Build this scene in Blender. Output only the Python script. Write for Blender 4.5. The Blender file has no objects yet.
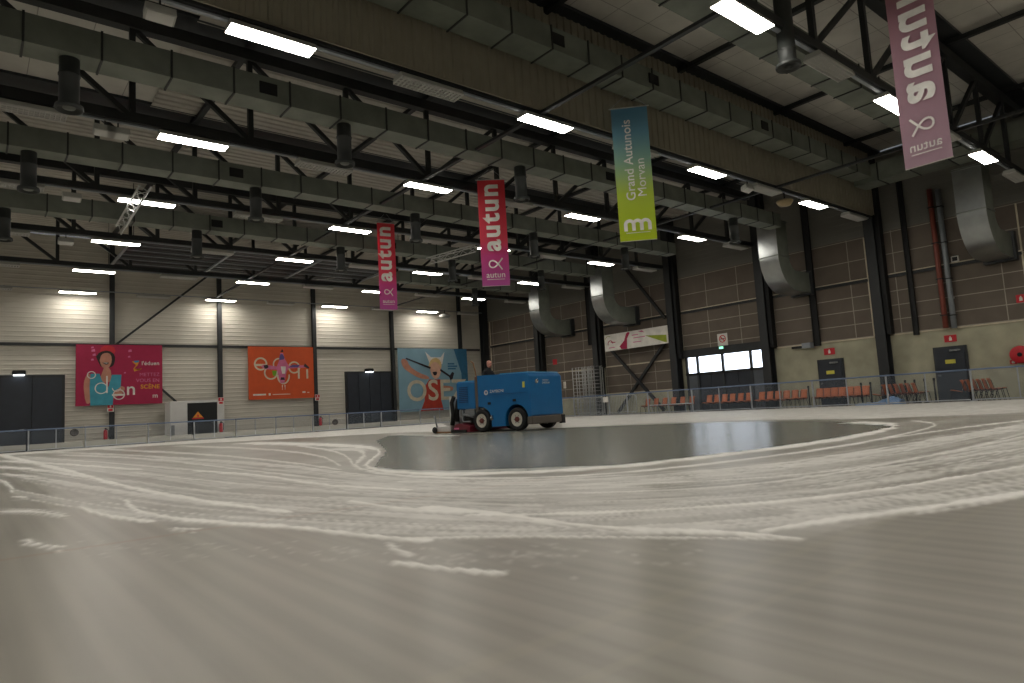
import bpy, bmesh, math, random
import numpy as np
from mathutils import Vector, Matrix
random.seed(7); rng = np.random.default_rng(7)
SC = bpy.context.scene; COL = SC.collection

# ---------------------------------------------------------------- camera survey
F = 668.0; CX, CY = 512.0, 341.5; H0 = 0.70
def nz(v): return v / np.linalg.norm(v)
_a = nz(np.array([1330. - CX, 361.5 - CY, F])); _b = np.array([-32. - CX, 440. - CY, F])
_u = nz(-np.cross(_a, nz(_b)))
if _u[1] > 0: _u = -_u
_b = nz(np.cross(_u, _a))
if _b[2] < 0: _b = -_b
RW = np.array([_a, _b, _u])            # world axes: x along the poster wall, y towards it, z up
def ray(x, y): return RW @ np.array([x - CX, y - CY, F])
def onz(x, y, z=0.0): d = ray(x, y); p = d * (z - H0) / d[2]; return Vector((p[0], p[1], z))
def onx(x, y, A): d = ray(x, y); p = d * A / d[0]; return Vector((A, p[1], p[2] + H0))
def ony(x, y, B): d = ray(x, y); p = d * B / d[1]; return Vector((p[0], B, p[2] + H0))
def atdepth(x, y, zc): d = ray(x, y) * zc / F; return Vector((d[0], d[1], d[2] + H0))

cam = bpy.data.cameras.new('camera'); co = bpy.data.objects.new('camera', cam); COL.objects.link(co)
cam.sensor_width = 36.0; cam.lens = F / 1024 * 36; cam.clip_end = 300; cam.clip_start = 0.05
M = Matrix.Identity(4)
for i in range(3):
    M[i][0] = RW[i][0]; M[i][1] = -RW[i][1]; M[i][2] = -RW[i][2]
M[2][3] = H0
co.matrix_world = M
cam.dof.use_dof = True; cam.dof.focus_distance = 20; cam.dof.aperture_fstop = 2.8
SC.camera = co

# ---------------------------------------------------------------- materials
def lin(h):
    h = h.lstrip('#'); out = []
    for i in (0, 2, 4):
        c = int(h[i:i+2], 16) / 255
        out.append(c / 12.92 if c <= .04045 else ((c + .055) / 1.055) ** 2.4)
    return (*out, 1)
def newmat(name):
    m = bpy.data.materials.new(name); m.use_nodes = True
    nt = m.node_tree; nt.nodes.clear()
    out = nt.nodes.new('ShaderNodeOutputMaterial')
    return m, nt, out
def mat(name, hexc, rough=.6, metal=0., var=.12, scale=3., bump=0., spec=.5):
    m, nt, out = newmat(name); N = nt.nodes; L = nt.links
    p = N.new('ShaderNodeBsdfPrincipled'); L.new(p.outputs[0], out.inputs[0])
    p.inputs['Roughness'].default_value = rough; p.inputs['Metallic'].default_value = metal
    p.inputs['Specular IOR Level'].default_value = spec
    c = lin(hexc)
    tc = N.new('ShaderNodeTexCoord'); no = N.new('ShaderNodeTexNoise'); no.inputs['Scale'].default_value = scale
    no.inputs['Detail'].default_value = 4
    L.new(tc.outputs['Object'], no.inputs['Vector'])
    mr = N.new('ShaderNodeMapRange'); mr.inputs['From Min'].default_value = .3; mr.inputs['From Max'].default_value = .7
    mr.inputs['To Min'].default_value = 1 - var; mr.inputs['To Max'].default_value = 1 + var
    L.new(no.outputs[0], mr.inputs[0])
    hs = N.new('ShaderNodeVectorMath'); hs.operation = 'SCALE'; hs.inputs[0].default_value = c[:3]
    L.new(mr.outputs[0], hs.inputs['Scale']); L.new(hs.outputs[0], p.inputs['Base Color'])
    if bump:
        b = N.new('ShaderNodeBump'); b.inputs['Strength'].default_value = bump
        L.new(no.outputs[0], b.inputs['Height']); L.new(b.outputs[0], p.inputs['Normal'])
    return m
def emit(name, hexc, strength):
    m, nt, out = newmat(name); e = nt.nodes.new('ShaderNodeEmission')
    e.inputs[0].default_value = lin(hexc); e.inputs[1].default_value = strength
    nt.links.new(e.outputs[0], out.inputs[0]); return m
def clear(name, hexc, alpha, rough=.15):
    m, nt, out = newmat(name); N = nt.nodes; L = nt.links
    t = N.new('ShaderNodeBsdfTransparent'); p = N.new('ShaderNodeBsdfPrincipled')
    p.inputs['Base Color'].default_value = lin(hexc); p.inputs['Roughness'].default_value = rough
    mx = N.new('ShaderNodeMixShader'); mx.inputs[0].default_value = alpha
    L.new(t.outputs[0], mx.inputs[1]); L.new(p.outputs[0], mx.inputs[2]); L.new(mx.outputs[0], out.inputs[0]); return m
def tiles(name, c1, c2, cm, bw, rh, mortar, rough=.7, axes='yz', offs=0., rot=0, var=.1):
    """grid of panels with joints; axes picks the two object axes that carry the grid"""
    m, nt, out = newmat(name); N = nt.nodes; L = nt.links
    p = N.new('ShaderNodeBsdfPrincipled'); p.inputs['Roughness'].default_value = rough; L.new(p.outputs[0], out.inputs[0])
    tc = N.new('ShaderNodeTexCoord'); sp = N.new('ShaderNodeSeparateXYZ'); cb = N.new('ShaderNodeCombineXYZ')
    L.new(tc.outputs['Object'], sp.inputs[0])
    ix = {'x': 0, 'y': 1, 'z': 2}
    L.new(sp.outputs[ix[axes[0]]], cb.inputs[0]); L.new(sp.outputs[ix[axes[1]]], cb.inputs[1])
    ad = N.new('ShaderNodeVectorMath'); ad.inputs[1].default_value = (0, offs, 0); L.new(cb.outputs[0], ad.inputs[0])
    b = N.new('ShaderNodeTexBrick'); b.offset = 0; b.squash = 1
    b.inputs['Scale'].default_value = 1; b.inputs['Brick Width'].default_value = bw; b.inputs['Row Height'].default_value = rh
    b.inputs['Mortar Size'].default_value = mortar; b.inputs['Mortar Smooth'].default_value = .1
    b.inputs['Color1'].default_value = lin(c1); b.inputs['Color2'].default_value = lin(c2); b.inputs['Mortar'].default_value = lin(cm)
    L.new(ad.outputs[0], b.inputs['Vector'])
    no = N.new('ShaderNodeTexNoise'); no.inputs['Scale'].default_value = 1.3; no.inputs['Detail'].default_value = 5; L.new(tc.outputs['Object'], no.inputs['Vector'])
    mr = N.new('ShaderNodeMapRange'); mr.inputs['From Min'].default_value = .3; mr.inputs['From Max'].default_value = .7
    mr.inputs['To Min'].default_value = 1 - var; mr.inputs['To Max'].default_value = 1 + var; L.new(no.outputs[0], mr.inputs[0])
    vs = N.new('ShaderNodeVectorMath'); vs.operation = 'SCALE'; L.new(b.outputs[0], vs.inputs[0]); L.new(mr.outputs[0], vs.inputs['Scale'])
    L.new(vs.outputs[0], p.inputs['Base Color']); return m
def cloth(name, stops, transl=.35, zlo=0., zhi=1.):
    """printed banner cloth: colour runs along object z between the stops, some light passes through"""
    m, nt, out = newmat(name); N = nt.nodes; L = nt.links
    tc = N.new('ShaderNodeTexCoord'); sp = N.new('ShaderNodeSeparateXYZ'); L.new(tc.outputs['Object'], sp.inputs[0])
    mr = N.new('ShaderNodeMapRange'); mr.inputs['From Min'].default_value = zlo; mr.inputs['From Max'].default_value = zhi; L.new(sp.outputs[2], mr.inputs[0])
    cr = N.new('ShaderNodeValToRGB'); L.new(mr.outputs[0], cr.inputs[0])
    while len(cr.color_ramp.elements) < len(stops): cr.color_ramp.elements.new(.5)
    for e, (t, c) in zip(cr.color_ramp.elements, stops): e.position = t; e.color = lin(c)
    d = N.new('ShaderNodeBsdfDiffuse'); t = N.new('ShaderNodeBsdfTranslucent'); mx = N.new('ShaderNodeMixShader'); mx.inputs[0].default_value = transl
    L.new(cr.outputs[0], d.inputs[0]); L.new(cr.outputs[0], t.inputs[0])
    L.new(d.outputs[0], mx.inputs[1]); L.new(t.outputs[0], mx.inputs[2]); L.new(mx.outputs[0], out.inputs[0]); return m

LIGHT_W = 38.
MT = dict(
    steel=mat('dark_steel', '2b2d2e', .55, .2), steel2=mat('charcoal_steel', '34373a', .5, .2), black=mat('black_rubber', '111212', .7),
    galv=mat('galvanised_sheet', '70746e', .5, .4, .2, 1.2), galvd=mat('grey_duct_sheet', '74796f', .6, .2, .2, 1.5), seam=mat('duct_flange', '2a2d2b', .6),
    shiny=mat('bright_duct_sheet', '9a9d9c', .3, .85, .12, 2.), fascia=mat('ribbed_beige_sheet', '8a8474', .6, 0, .06),
    deck=mat('corrugated_roof_deck', 'b4b0a6', .6, 0, .06), wall=mat('cream_cladding', 'c2bdb0', .55, 0, .05, .8),
    wallup=mat('grey_cladding', '6c6a63', .6, 0, .06, .8),
    conc=mat('raw_concrete', 'a6a38c', .8, 0, .16, 1.4, .15), floor=mat('hall_concrete', '77756f', .6, 0, .15, .7),
    door=mat('slate_door', '242a33', .5, 0, .1), doorpale=mat('grey_side_panel', '565b60', .5), white=mat('white_paint', 'c9c8c4', .5, 0, .04), off=mat('white_reflector', 'a9aaa4', .5, 0, .05),
    lamp=emit('lit_tube_panel', 'fff9ef', LIGHT_W), glassday=emit('daylit_frosted_glass', 'e6f1ff', 4.5), exitg=emit('exit_light', '8ff0c0', 2.2), lampw=emit('door_lamp', 'f2f8ff', 5),
    red=mat('red_sign', 'c01f2c', .5), redp=mat('red_pipe', '84463a', .5), greyp=mat('grey_conduit', '8f959a', .5, .3),
    orange=mat('orange_plastic', 'bc683c', .45, 0, .08), chairleg=mat('dark_chair_frame', '2a2826', .5, .3),
    rail=mat('blue_rail', '6a7b98', .5, .1), post=mat('zinc_post', 'a0a4a8', .5, .2), pane=clear('clear_panel', 'b4c4d4', .045), frost=clear('frosted_kick_panel', 'd4d4cc', .42, .5),
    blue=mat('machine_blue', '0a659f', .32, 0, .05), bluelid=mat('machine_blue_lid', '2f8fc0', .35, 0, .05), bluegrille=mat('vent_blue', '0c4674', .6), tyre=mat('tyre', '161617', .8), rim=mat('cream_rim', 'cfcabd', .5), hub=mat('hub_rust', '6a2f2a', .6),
    maroon=mat('maroon_cover', '6e1c2c', .5), bumper=mat('brown_grey_bumper', '5e5750', .5, .2), mech=mat('grey_machinery', '7c7f80', .5, .3), chrome=mat('chrome', 'b0b4b8', .2, .9), wood=mat('wood_edge', '8b6844', .7),
    skin=mat('skin', 'c58a78', .55, 0, .05), jacket=mat('black_jacket', '16171b', .8), trouser=mat('dark_trousers', '1d2026', .8), hair=mat('grey_hair', '6a625a', .8),
    yellow=mat('yellow_sticker', 'c9c24a', .5), bluerefl=clear('blue_reflection', '8fb4e4', .6, .3), alu=mat('aluminium', 'b4b6b4', .4, .2), siren=mat('amber_dome', '9c8a68', .5),
    pwhite=mat('print_white', 'd8d4cc', .7), pcream=mat('print_cream', 'c9bfa6', .7), porange=mat('print_orange', 'c9501e', .7, 0, .05), pmag=mat('print_crimson', 'a01743', .7, 0, .06),
    pteal=mat('print_teal', '3d93a6', .7), pskin=mat('print_skin', 'b9806a', .7), pskin2=mat('print_skin_light', 'd0a48c', .7), phair=mat('print_hair', '241512', .7), pred=mat('print_red', 'b03a2a', .7), pgreen=mat('print_green', '6f9a1c', .7),
    pblue=mat('print_blue', '2e74a8', .7), psky=mat('print_sky', '7fa3b3', .7, 0, .1, .8), pdkblue=mat('print_deep_blue', '2f6a8c', .7), pblond=mat('print_blond', 'cdb07a', .7), ppink=mat('print_pink', 'c86a90', .7), pgold=mat('print_gold', 'd08a24', .7), pviolet=mat('print_violet', '5a4a86', .7), pdark=mat('print_dark', '241c24', .7), polive=mat('print_olive', '8c9a26', .7),
)
MT['tile'] = tiles('ceiling_tile', 'c6c3bb', 'cbc8c0', '96938c', 1.2, 1.2, .012, .8, 'xy', 0)
MT['panel_lo'] = tiles('acoustic_panel_lower', '685f55', '63594f', '9c968a', 1.9, .613, .018, .85, 'yz', -2.97)
MT['panel_hi'] = tiles('acoustic_panel_upper', '685f55', '63594f', '9c968a', 1.9, .95, .018, .85, 'yz', -5.5)

# ---------------------------------------------------------------- mesh builder
class MB:
    def __init__(s): s.v = []; s.f = []; s.m = []; s.mi = 0; s.smooth = []
        
    def face(s, idx, smooth=False): s.f.append(tuple(idx)); s.m.append(s.mi); s.smooth.append(smooth)
    def box(s, p, q):
        x0, y0, z0 = [min(a, b) for a, b in zip(p, q)]; x1, y1, z1 = [max(a, b) for a, b in zip(p, q)]
        n = len(s.v)
        s.v += [(x0,y0,z0),(x1,y0,z0),(x1,y1,z0),(x0,y1,z0),(x0,y0,z1),(x1,y0,z1),(x1,y1,z1),(x0,y1,z1)]
        for f in ((0,3,2,1),(4,5,6,7),(0,1,5,4),(1,2,6,5),(2,3,7,6),(3,0,4,7)): s.face([n+i for i in f])
        return s
    def rbox(s, p, q, r=.03):
        """box with chamfered vertical edges and chamfered top"""
        x0, y0, z0 = p; x1, y1, z1 = q; n = len(s.v)
        def ring(i, z):
            return [(x0+r+i,y0+i,z),(x1-r-i,y0+i,z),(x1-i,y0+r+i,z),(x1-i,y1-r-i,z),(x1-r-i,y1-i,z),(x0+r+i,y1-i,z),(x0+i,y1-r-i,z),(x0+i,y0+r+i,z)]
        for i, z in ((r*.6, z0), (0, z0+r), (0, z1-r), (r*.6, z1)): s.v += ring(i, z)
        for k in range(3):
            for j in range(8): s.face([n+k*8+j, n+k*8+(j+1)%8, n+(k+1)*8+(j+1)%8, n+(k+1)*8+j])
        s.face([n+j for j in range(7,-1,-1)]); s.face([n+24+j for j in range(8)]); return s
    def bar(s, p, q, w=.1, h=None, up=(0,0,1)):
        h = h or w; p = Vector(p); q = Vector(q); d = (q-p).normalized(); u = Vector(up)
        if abs(d.dot(u)) > .99: u = Vector((1,0,0))
        r = d.cross(u).normalized(); u = r.cross(d).normalized(); n = len(s.v)
        for c in (p, q):
            for a, b in ((-1,-1),(1,-1),(1,1),(-1,1)): s.v.append(tuple(c + r*a*w/2 + u*b*h/2))
        for f in ((0,1,2,3),(7,6,5,4),(0,4,5,1),(1,5,6,2),(2,6,7,3),(3,7,4,0)): s.face([n+i for i in f])
        return s
    def tube(s, pts, r, n=8, caps=True):
        pts = [Vector(p) for p in pts]; rr = r if isinstance(r, (list, tuple)) else [r]*len(pts); base = len(s.v); prev = None
        for i, p in enumerate(pts):
            d = (pts[min(i+1, len(pts)-1)] - pts[max(i-1, 0)]).normalized()
            if prev is None:
                u = Vector((0,0,1)) if abs(d.z) < .9 else Vector((1,0,0)); u = (u - d*u.dot(d)).normalized()
            else: u = (prev - d*prev.dot(d)).normalized()
            prev = u; w = d.cross(u)
            for k in range(n):
                a = 2*math.pi*k/n; s.v.append(tuple(p + (u*math.cos(a) + w*math.sin(a))*rr[i]))
        for i in range(len(pts)-1):
            for k in range(n): s.face([base+i*n+k, base+i*n+(k+1)%n, base+(i+1)*n+(k+1)%n, base+(i+1)*n+k], n > 6)
        if caps:
            s.face([base+k for k in range(n-1,-1,-1)]); s.face([base+(len(pts)-1)*n+k for k in range(n)])
        return s
    def lathe(s, c, axis, prof, n=24):
        """prof: list of (radius, offset along axis)"""
        c = Vector(c); d = Vector(axis).normalized(); u = Vector((0,0,1)) if abs(d.z) < .9 else Vector((1,0,0))
        u = (u - d*u.dot(d)).normalized(); w = d.cross(u); base = len(s.v)
        for r, t in prof:
            for k in range(n):
                a = 2*math.pi*k/n; s.v.append(tuple(c + d*t + (u*math.cos(a) + w*math.sin(a))*max(r, 1e-4)))
        for i in range(len(prof)-1):
            for k in range(n): s.face([base+i*n+k, base+i*n+(k+1)%n, base+(i+1)*n+(k+1)%n, base+(i+1)*n+k], True)
        return s
    def prism(s, poly, fn, t0, t1):
        """extrude a 2-D polygon; fn(u, v, t) gives the 3-D point"""
        n = len(s.v); k = len(poly)
        for t in (t0, t1):
            for u, v in poly: s.v.append(tuple(fn(u, v, t)))
        s.face([n+i for i in range(k-1,-1,-1)]); s.face([n+k+i for i in range(k)])
        for i in range(k): s.face([n+i, n+(i+1)%k, n+k+(i+1)%k, n+k+i])
        return s
    def quad(s, a, b, c, d):
        n = len(s.v); s.v += [tuple(a), tuple(b), tuple(c), tuple(d)]; s.face([n,n+1,n+2,n+3]); return s
    def text(s, key, fn, size, x=0., y=0., t=.0, th=.004, centre=True, rot=0, mirror=False):
        vs, fs = TXT[key]
        xs = [v[0] for v in vs]; ox = (min(xs)+max(xs))/2 if centre else min(xs); n = len(s.v)
        c, sn = math.cos(rot), math.sin(rot)
        for tt in (t, t+th):
            for v in vs:
                u, w = (v[0]-ox)*size, v[1]*size
                if mirror: u = -u
                s.v.append(tuple(fn(x + u*c - w*sn, y + u*sn + w*c, tt)))
        for f in fs: s.face([n+len(vs)+i for i in f])
        return s
    def build(s, name, mats, parent=None, loc=None):
        me = bpy.data.meshes.new(name)
        org = Vector((0,0,0))
        if parent is not None: org = Vector(parent.get('_o', (0,0,0)))
        elif loc is not None: org = Vector(loc)
        me.from_pydata([tuple(Vector(v)-org) for v in s.v], [], s.f)
        for m in (mats if isinstance(mats, (list, tuple)) else [mats]): me.materials.append(MT[m] if isinstance(m, str) else m)
        me.polygons.foreach_set('material_index', s.m); me.polygons.foreach_set('use_smooth', s.smooth)
        me.update()
        bm = bmesh.new(); bm.from_mesh(me); bmesh.ops.recalc_face_normals(bm, faces=bm.faces[:]) ; bm.to_mesh(me); bm.free()
        o = bpy.data.objects.new(name, me); COL.objects.link(o)
        if parent is not None: o.parent = parent; o['_o'] = tuple(org)
        else: o.location = org; o['_o'] = tuple(org)
        return o
def thing(name, label, cat, loc=(0,0,0), group=None, rot=None):
    o = bpy.data.objects.new(name, None); COL.objects.link(o); o.location = loc; o.empty_display_size = .1
    if rot is not None: o.rotation_euler = (0,0,rot); o['_o'] = (0,0,0)
    else: o['_o'] = tuple(loc)
    return tag(o, label, cat, group)
def tag(o, label, cat, group=None):
    o['label'] = label; o['category'] = cat
    if group: o['group'] = group
    return o
def struct(o, label=None):
    o['kind'] = 'structure'
    if label: o['label'] = label
    return o
def dup(root, loc, label=None, rot=None):
    r = root.copy(); COL.objects.link(r); r.location = loc
    if rot is not None: r.rotation_euler = (0,0,rot)
    if label: r['label'] = label
    for ch in list(root.children):
        c = ch.copy(); COL.objects.link(c); c.parent = r
        for g in list(ch.children):
            d = g.copy(); COL.objects.link(d); d.parent = c
    return r
ORD = ['first','second','third','fourth','fifth','sixth','seventh','eighth','ninth','tenth','eleventh','twelfth','thirteenth','fourteenth','fifteenth','sixteenth','seventeenth','eighteenth','nineteenth','twentieth']

# lettering outlines (built-in font), made once
TXT = {}
def tw(k): xs = [v[0] for v in TXT[k][0]]; return max(xs)-min(xs)
def mk(key, body, bold=0.0, shear=0, sp=1.03):
    cu = bpy.data.curves.new('lettering', 'FONT'); cu.body = body; cu.size = 1; cu.offset = bold; cu.shear = shear; cu.space_character = sp; cu.resolution_u = 4
    o = bpy.data.objects.new('lettering', cu); COL.objects.link(o); dg = bpy.context.evaluated_depsgraph_get()
    ev = o.evaluated_get(dg); me = ev.to_mesh()
    TXT[key] = ([tuple(v.co) for v in me.vertices], [tuple(p.vertices) for p in me.polygons])
    ev.to_mesh_clear(); bpy.data.objects.remove(o); bpy.data.curves.remove(cu)
mk('autun', 'autun', .03, 0, 1.16)
for k, b, o_ in (('grand','Grand Autunois',.012),('morvan','Morvan',0),('osez','OSEZ',.012)): mk(k, b, o_, 0, 1.02)
for k, b in (('autun_s','autun'),('eduen','l\'éduen'),('vous','VOUS EN'),('en','EN'),('m','m'),('z','Z'),('d','d'),('u','u'),('e','e'),('n','n'),('r','r'),('excl','!')): mk(k, b, .008)
mk('zam', 'ZAMBONI'); mk('mettez', 'METTEZ')
mk('scene', 'SCÈNE', .03); mk('bold_m', 'm', .05); mk('o', 'o', .01)
for k in ('e','d','u','n','eacute'): mk('b'+k, {'eacute':'é'}.get(k, k), .01)

# ================================================================ THE SETTING
XR, YL, ZC = 31.0, 41.0, 11.0
X0, Y0 = -13.0, -19.0
FX, FY = 28.0, 37.3                     # lines of the rink fence
ROWS = [0.88*7.17 + .785*7.17*i for i in range(-4, 7)]   # truss and light rows
ROWV = ROWS[4:]                          # rows in view, 6.3 ... 40
# hall floor
struct(MB().box((X0,Y0,-.3),(XR,YL,-.03)).build('floor','floor'), 'grey concrete floor of the hall around the rink')

# ---- wall_left: cream cladding with horizontal ribs
w = MB(); prof = []; z = 0.
while z < ZC:
    prof += [(z, 0.), (z+.15, 0.), (z+.17, .014), (z+.22, .014)]; z += .24
n = 0
for zz, d in prof: w.v += [(X0, YL-d, min(zz, ZC)), (XR, YL-d, min(zz, ZC))]
for i in range(len(prof)-1): w.face([2*i, 2*i+1, 2*i+3, 2*i+2])
w.box((X0,YL+.01,0),(XR,YL+.2,ZC))
struct(w.build('wall_left','wall'), 'cream wall of horizontal ribbed cladding')
# ---- wall_right: concrete base, brown acoustic panels, grey cladding above
w = MB()
w.mi = 0; w.box((XR,Y0,-.03),(XR+.3,YL,2.9))
w.mi = 1; w.box((XR,Y0,2.9),(XR+.3,YL,5.45))
w.mi = 2; w.box((XR,Y0,5.45),(XR+.3,YL,7.45))
w.mi = 3; w.box((XR,Y0,7.45),(XR+.3,YL,ZC))
for k in range(15): w.box((XR-.02,Y0,7.5+k*.24),(XR,YL,7.58+k*.24))
struct(w.build('wall_right',['conc','panel_lo','panel_hi','wallup']), 'right wall of concrete below brown acoustic panels')
struct(MB().box((X0-.3,Y0,-.03),(X0,YL,ZC)).build('wall_back','wallup')); struct(MB().box((X0,Y0-.3,-.03),(XR,Y0,ZC)).build('wall_near','wallup'))
# ---- ceiling: pale tiles, ribbed deck in the far bays, dark strips over the trusses
c = MB()
edges = [Y0] + ROWS + [YL]
c.mi = 0
c.box((X0,Y0,ZC+.05),(XR,YL,ZC+.3))
for i, r in enumerate(ROWS):
    c.mi = 2; c.box((X0,r-.5,ZC-.04),(XR,r+.5,ZC+.06))
for i in range(5, len(ROWS)-1):          # ribbed deck, ribs run along the trusses
    c.mi = 1; y = ROWS[i]+.5
    xs = 4.4 if i in (5, 6) else X0; pr = []
    while y < ROWS[i+1]-.6:
        pr += [(y,0.),(y+.2,0.),(y+.23,.05),(y+.31,.05),(y+.34,0.)]; y += .34
    n = len(c.v)
    for yy, d in pr: c.v += [(xs,yy,ZC-.06+d),(XR,yy,ZC-.06+d)]
    for k in range(len(pr)-1): c.face([n+2*k,n+2*k+1,n+2*k+3,n+2*k+2])
struct(c.build('ceiling',['tile','deck','steel2']), 'pale tiled and ribbed hall ceiling')
# trims of the panel wall
def trimline(n, y0, y1, z, m='pwhite', h=.05, d=.05):
    return struct(MB().box((XR-d,y0,z),(XR-.002,y1,z+h)).build('trim_%d' % n, m))
tn = 1
colY = [6.45, 12.07, 17.46, 23.0, 28.9, 34.4]
spans = [(0.4,6.1)] + [(colY[i]+.45, colY[i+1]-.35) for i in range(5)] + [(34.8,40.2)]
for y0, y1 in spans:
    trimline(tn, y0, y1, 2.9, 'pcream', .05); tn += 1
    trimline(tn, y0, y1, 5.40, 'steel', .12, .09); tn += 1
    trimline(tn, y0, y1, 5.54, 'pcream', .04); tn += 1
    f = MB()
    for yy in (y0, y1): f.box((XR-.05,yy-.025,2.95),(XR-.002,yy+.025,7.4))
    struct(f.build('trim_%d' % tn, 'pcream')); tn += 1

for y0, y1, z0 in ((23.45,28.6,1.3),(29.25,40.4,1.15)):
    struct(MB().box((XR-.04,y0,z0),(XR-.002,y1,2.9)).build('trim_%d' % tn, 'panel_lo'), 'lower brown acoustic panels on the concrete'); tn += 1
    f = MB(); f.box((XR-.06,y0-.05,z0-.05),(XR-.002,y1+.05,z0)); f.box((XR-.06,y0-.05,z0),(XR-.002,y0,2.9)); struct(f.build('trim_%d' % tn, 'pcream')); tn += 1
# ================================================================ ICE
FX2, FY2 = FX - .06, FY - .06
def axis(lo, hi):
    out = [0.]; t = 0.
    while t < hi: t += max(.035, .0058*t); out.append(min(t, hi))
    neg = []; t = 0.
    while t > lo: t -= max(.05, .12*abs(t)); neg.append(max(t, lo))
    return np.array(sorted(set(neg + out)))
ax, ay = axis(-12, FX2), axis(-18, FY2)
GX, GY = np.meshgrid(ax, ay, indexing='ij'); P = np.stack([GX.ravel(), GY.ravel()], 1)
snow = np.zeros(len(P)); wet = np.zeros(len(P))
def w2(px): return np.array([list(onz(x, y))[:2] for x, y in px])
def fine(px, step=14):
    out = []
    for i in range(len(px)-1):
        (x0, y0), (x1, y1) = px[i], px[i+1]; k = max(1, int(math.hypot(x1-x0, (y1-y0)*3)/step))
        for j in range(k): out.append((x0+(x1-x0)*j/k, y0+(y1-y0)*j/k))
    return out + [px[-1]]
def smooth(px, it=2):
    for _ in range(it):
        q = [px[0]]
        for i in range(len(px)-1):
            a, b = px[i], px[i+1]
            q += [(a[0]*.75+b[0]*.25, a[1]*.75+b[1]*.25), (a[0]*.25+b[0]*.75, a[1]*.25+b[1]*.75)]
        px = q + [px[-1]]
    return px
def vnoise(p, s, seed):
    """smooth value noise on the ice plane"""
    r = np.random.default_rng(seed); T = r.random((256, 256)); q = p / s; i = np.floor(q).astype(int); f = q - i; f = f*f*(3-2*f)
    g = lambda a, b: T[(i[:,0]+a) & 255, (i[:,1]+b) & 255]
    return (g(0,0)*(1-f[:,0])+g(1,0)*f[:,0])*(1-f[:,1]) + (g(0,1)*(1-f[:,0])+g(1,1)*f[:,0])*f[:,1]
N1 = .55*vnoise(P, .22, 1) + .3*vnoise(P, .09, 2) + .15*vnoise(P, .7, 3)
N3 = .5*vnoise(P, .06, 21) + .5*vnoise(P, .16, 22)
def streak(px, w, amt=1., soft=.5, rag=.7):
    global snow
    px = smooth(px); px = px[::2] + ([px[-1]] if len(px) % 2 == 0 else [])
    W = w2(px); nseg = len(W)-1
    best = np.zeros(len(P))
    for i in range(nseg):
        A, B = W[i], W[i+1]; d = B - A; L2 = d@d
        if L2 < 1e-9: continue
        (x, y) = px[i]; up = np.array(list(onz(x, y-w/2))[:2]) - np.array(list(onz(x, y+w/2))[:2])
        nrm = np.array([-d[1], d[0]])/math.sqrt(L2); hw = max(.02, .5*abs(up@nrm)); hw = min(hw, .9)
        R = hw*2.5
        lo = np.minimum(A, B)-R; hi = np.maximum(A, B)+R
        sel = np.where((P[:,0]>lo[0])&(P[:,0]<hi[0])&(P[:,1]>lo[1])&(P[:,1]<hi[1]))[0]
        if not len(sel): continue
        v = P[sel]-A; t = np.clip(v@d/L2, 0, 1); dist = np.linalg.norm(v - t[:,None]*d, axis=1)
        e = dist/hw + (N1[sel]-.5)*2*rag
        best[sel] = np.maximum(best[sel], np.clip((1.35-e)/.75, 0, 1)*(.8+.4*N3[sel]))
    snow = np.maximum(snow, best*amt)
S = [ # traced ridges of scraped snow: (points in the survey photo, width, amount)
 ([(250,443),(310,444.5),(350,446),(379,449),(380,454),(370,461),(364,467),(385,472),(440,475),(512,473.5),(612,468),(712,457),(787,447.5),(850,438),(895,428.5),(893,424.5),(860,422.5)],4.2,1),
 ([(340,449),(360,450),(366,455),(358,461),(355,466)],6,.8),
 ([(300,446),(335,451),(350,458),(354,468),(395,477),(512,480),(620,474),(740,461),(850,446),(930,429),(938,424),(915,421)],2.5,.85),
 ([(0,455),(65,470),(115,485),(165,495),(225,505),(290,513)],4.5,1),
 ([(80,507.5),(100,516),(150,522.5)],4.5,1), ([(125,500),(135,512),(172,519),(225,524),(300,528),(350,535),(425,541.5)],5,1),
 ([(390,545),(395,551),(413,557)],3.5,.9), ([(397,563),(435,569),(500,574)],4.5,1),
 ([(195,471),(270,476),(320,486),(410,490.5)],2.8,.9), ([(235,474),(300,480),(345,489)],2,.7),
 ([(350,502),(400,510),(500,515)],3.5,.95), ([(470,516),(587,515),(712,508),(812,500),(912,486),(1030,466)],4,.95),
 ([(430,508),(512,516),(562,525),(637,531),(712,532.5),(762,536),(797,540)],5.5,1), ([(765,532),(837,520),(912,511),(987,500),(1040,491)],7,1),
 ([(400,540),(500,537),(600,538),(700,539),(790,540)],3,.8),
 ([(512,495),(662,492),(762,485),(862,470),(1030,436)],2.6,.75), ([(400,482),(560,487),(712,482),(812,475),(947,455),(1030,432)],2.4,.7),
 ([(0,480),(12,486),(12,492)],4,.9), ([(16,497),(26,498)],3,.8), ([(0,512),(40,512),(65,517)],3,.8), ([(25,541),(40,546),(62,548)],4,.95), ([(172,529),(196,530)],3,.9),
 ([(0,467),(40,470),(90,478)],3,.9), ([(0,461),(60,464),(140,470)],2.5,.9), ([(0,474),(30,477)],3,.8),
 ([(60,455),(160,459),(240,470),(330,480)],2.2,.7), ([(100,449),(220,455),(300,464),(340,470)],2.2,.7), ([(180,446),(270,449),(325,456),(340,466)],2.2,.7),
 ([(200,505),(300,505),(400,508)],2,.5), ([(650,503),(760,497),(860,487),(960,470)],2,.6), ([(560,503),(700,499),(820,490)],2,.6), ([(800,478),(900,466),(1030,448)],2.2,.7), ([(840,505),(930,495),(1030,480)],2.5,.6), ([(880,440),(960,428),(1030,420)],2,.8), ([(940,455),(990,447),(1030,440)],2,.7),
 ([(390,434),(450,436)],2,.5)]
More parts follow.
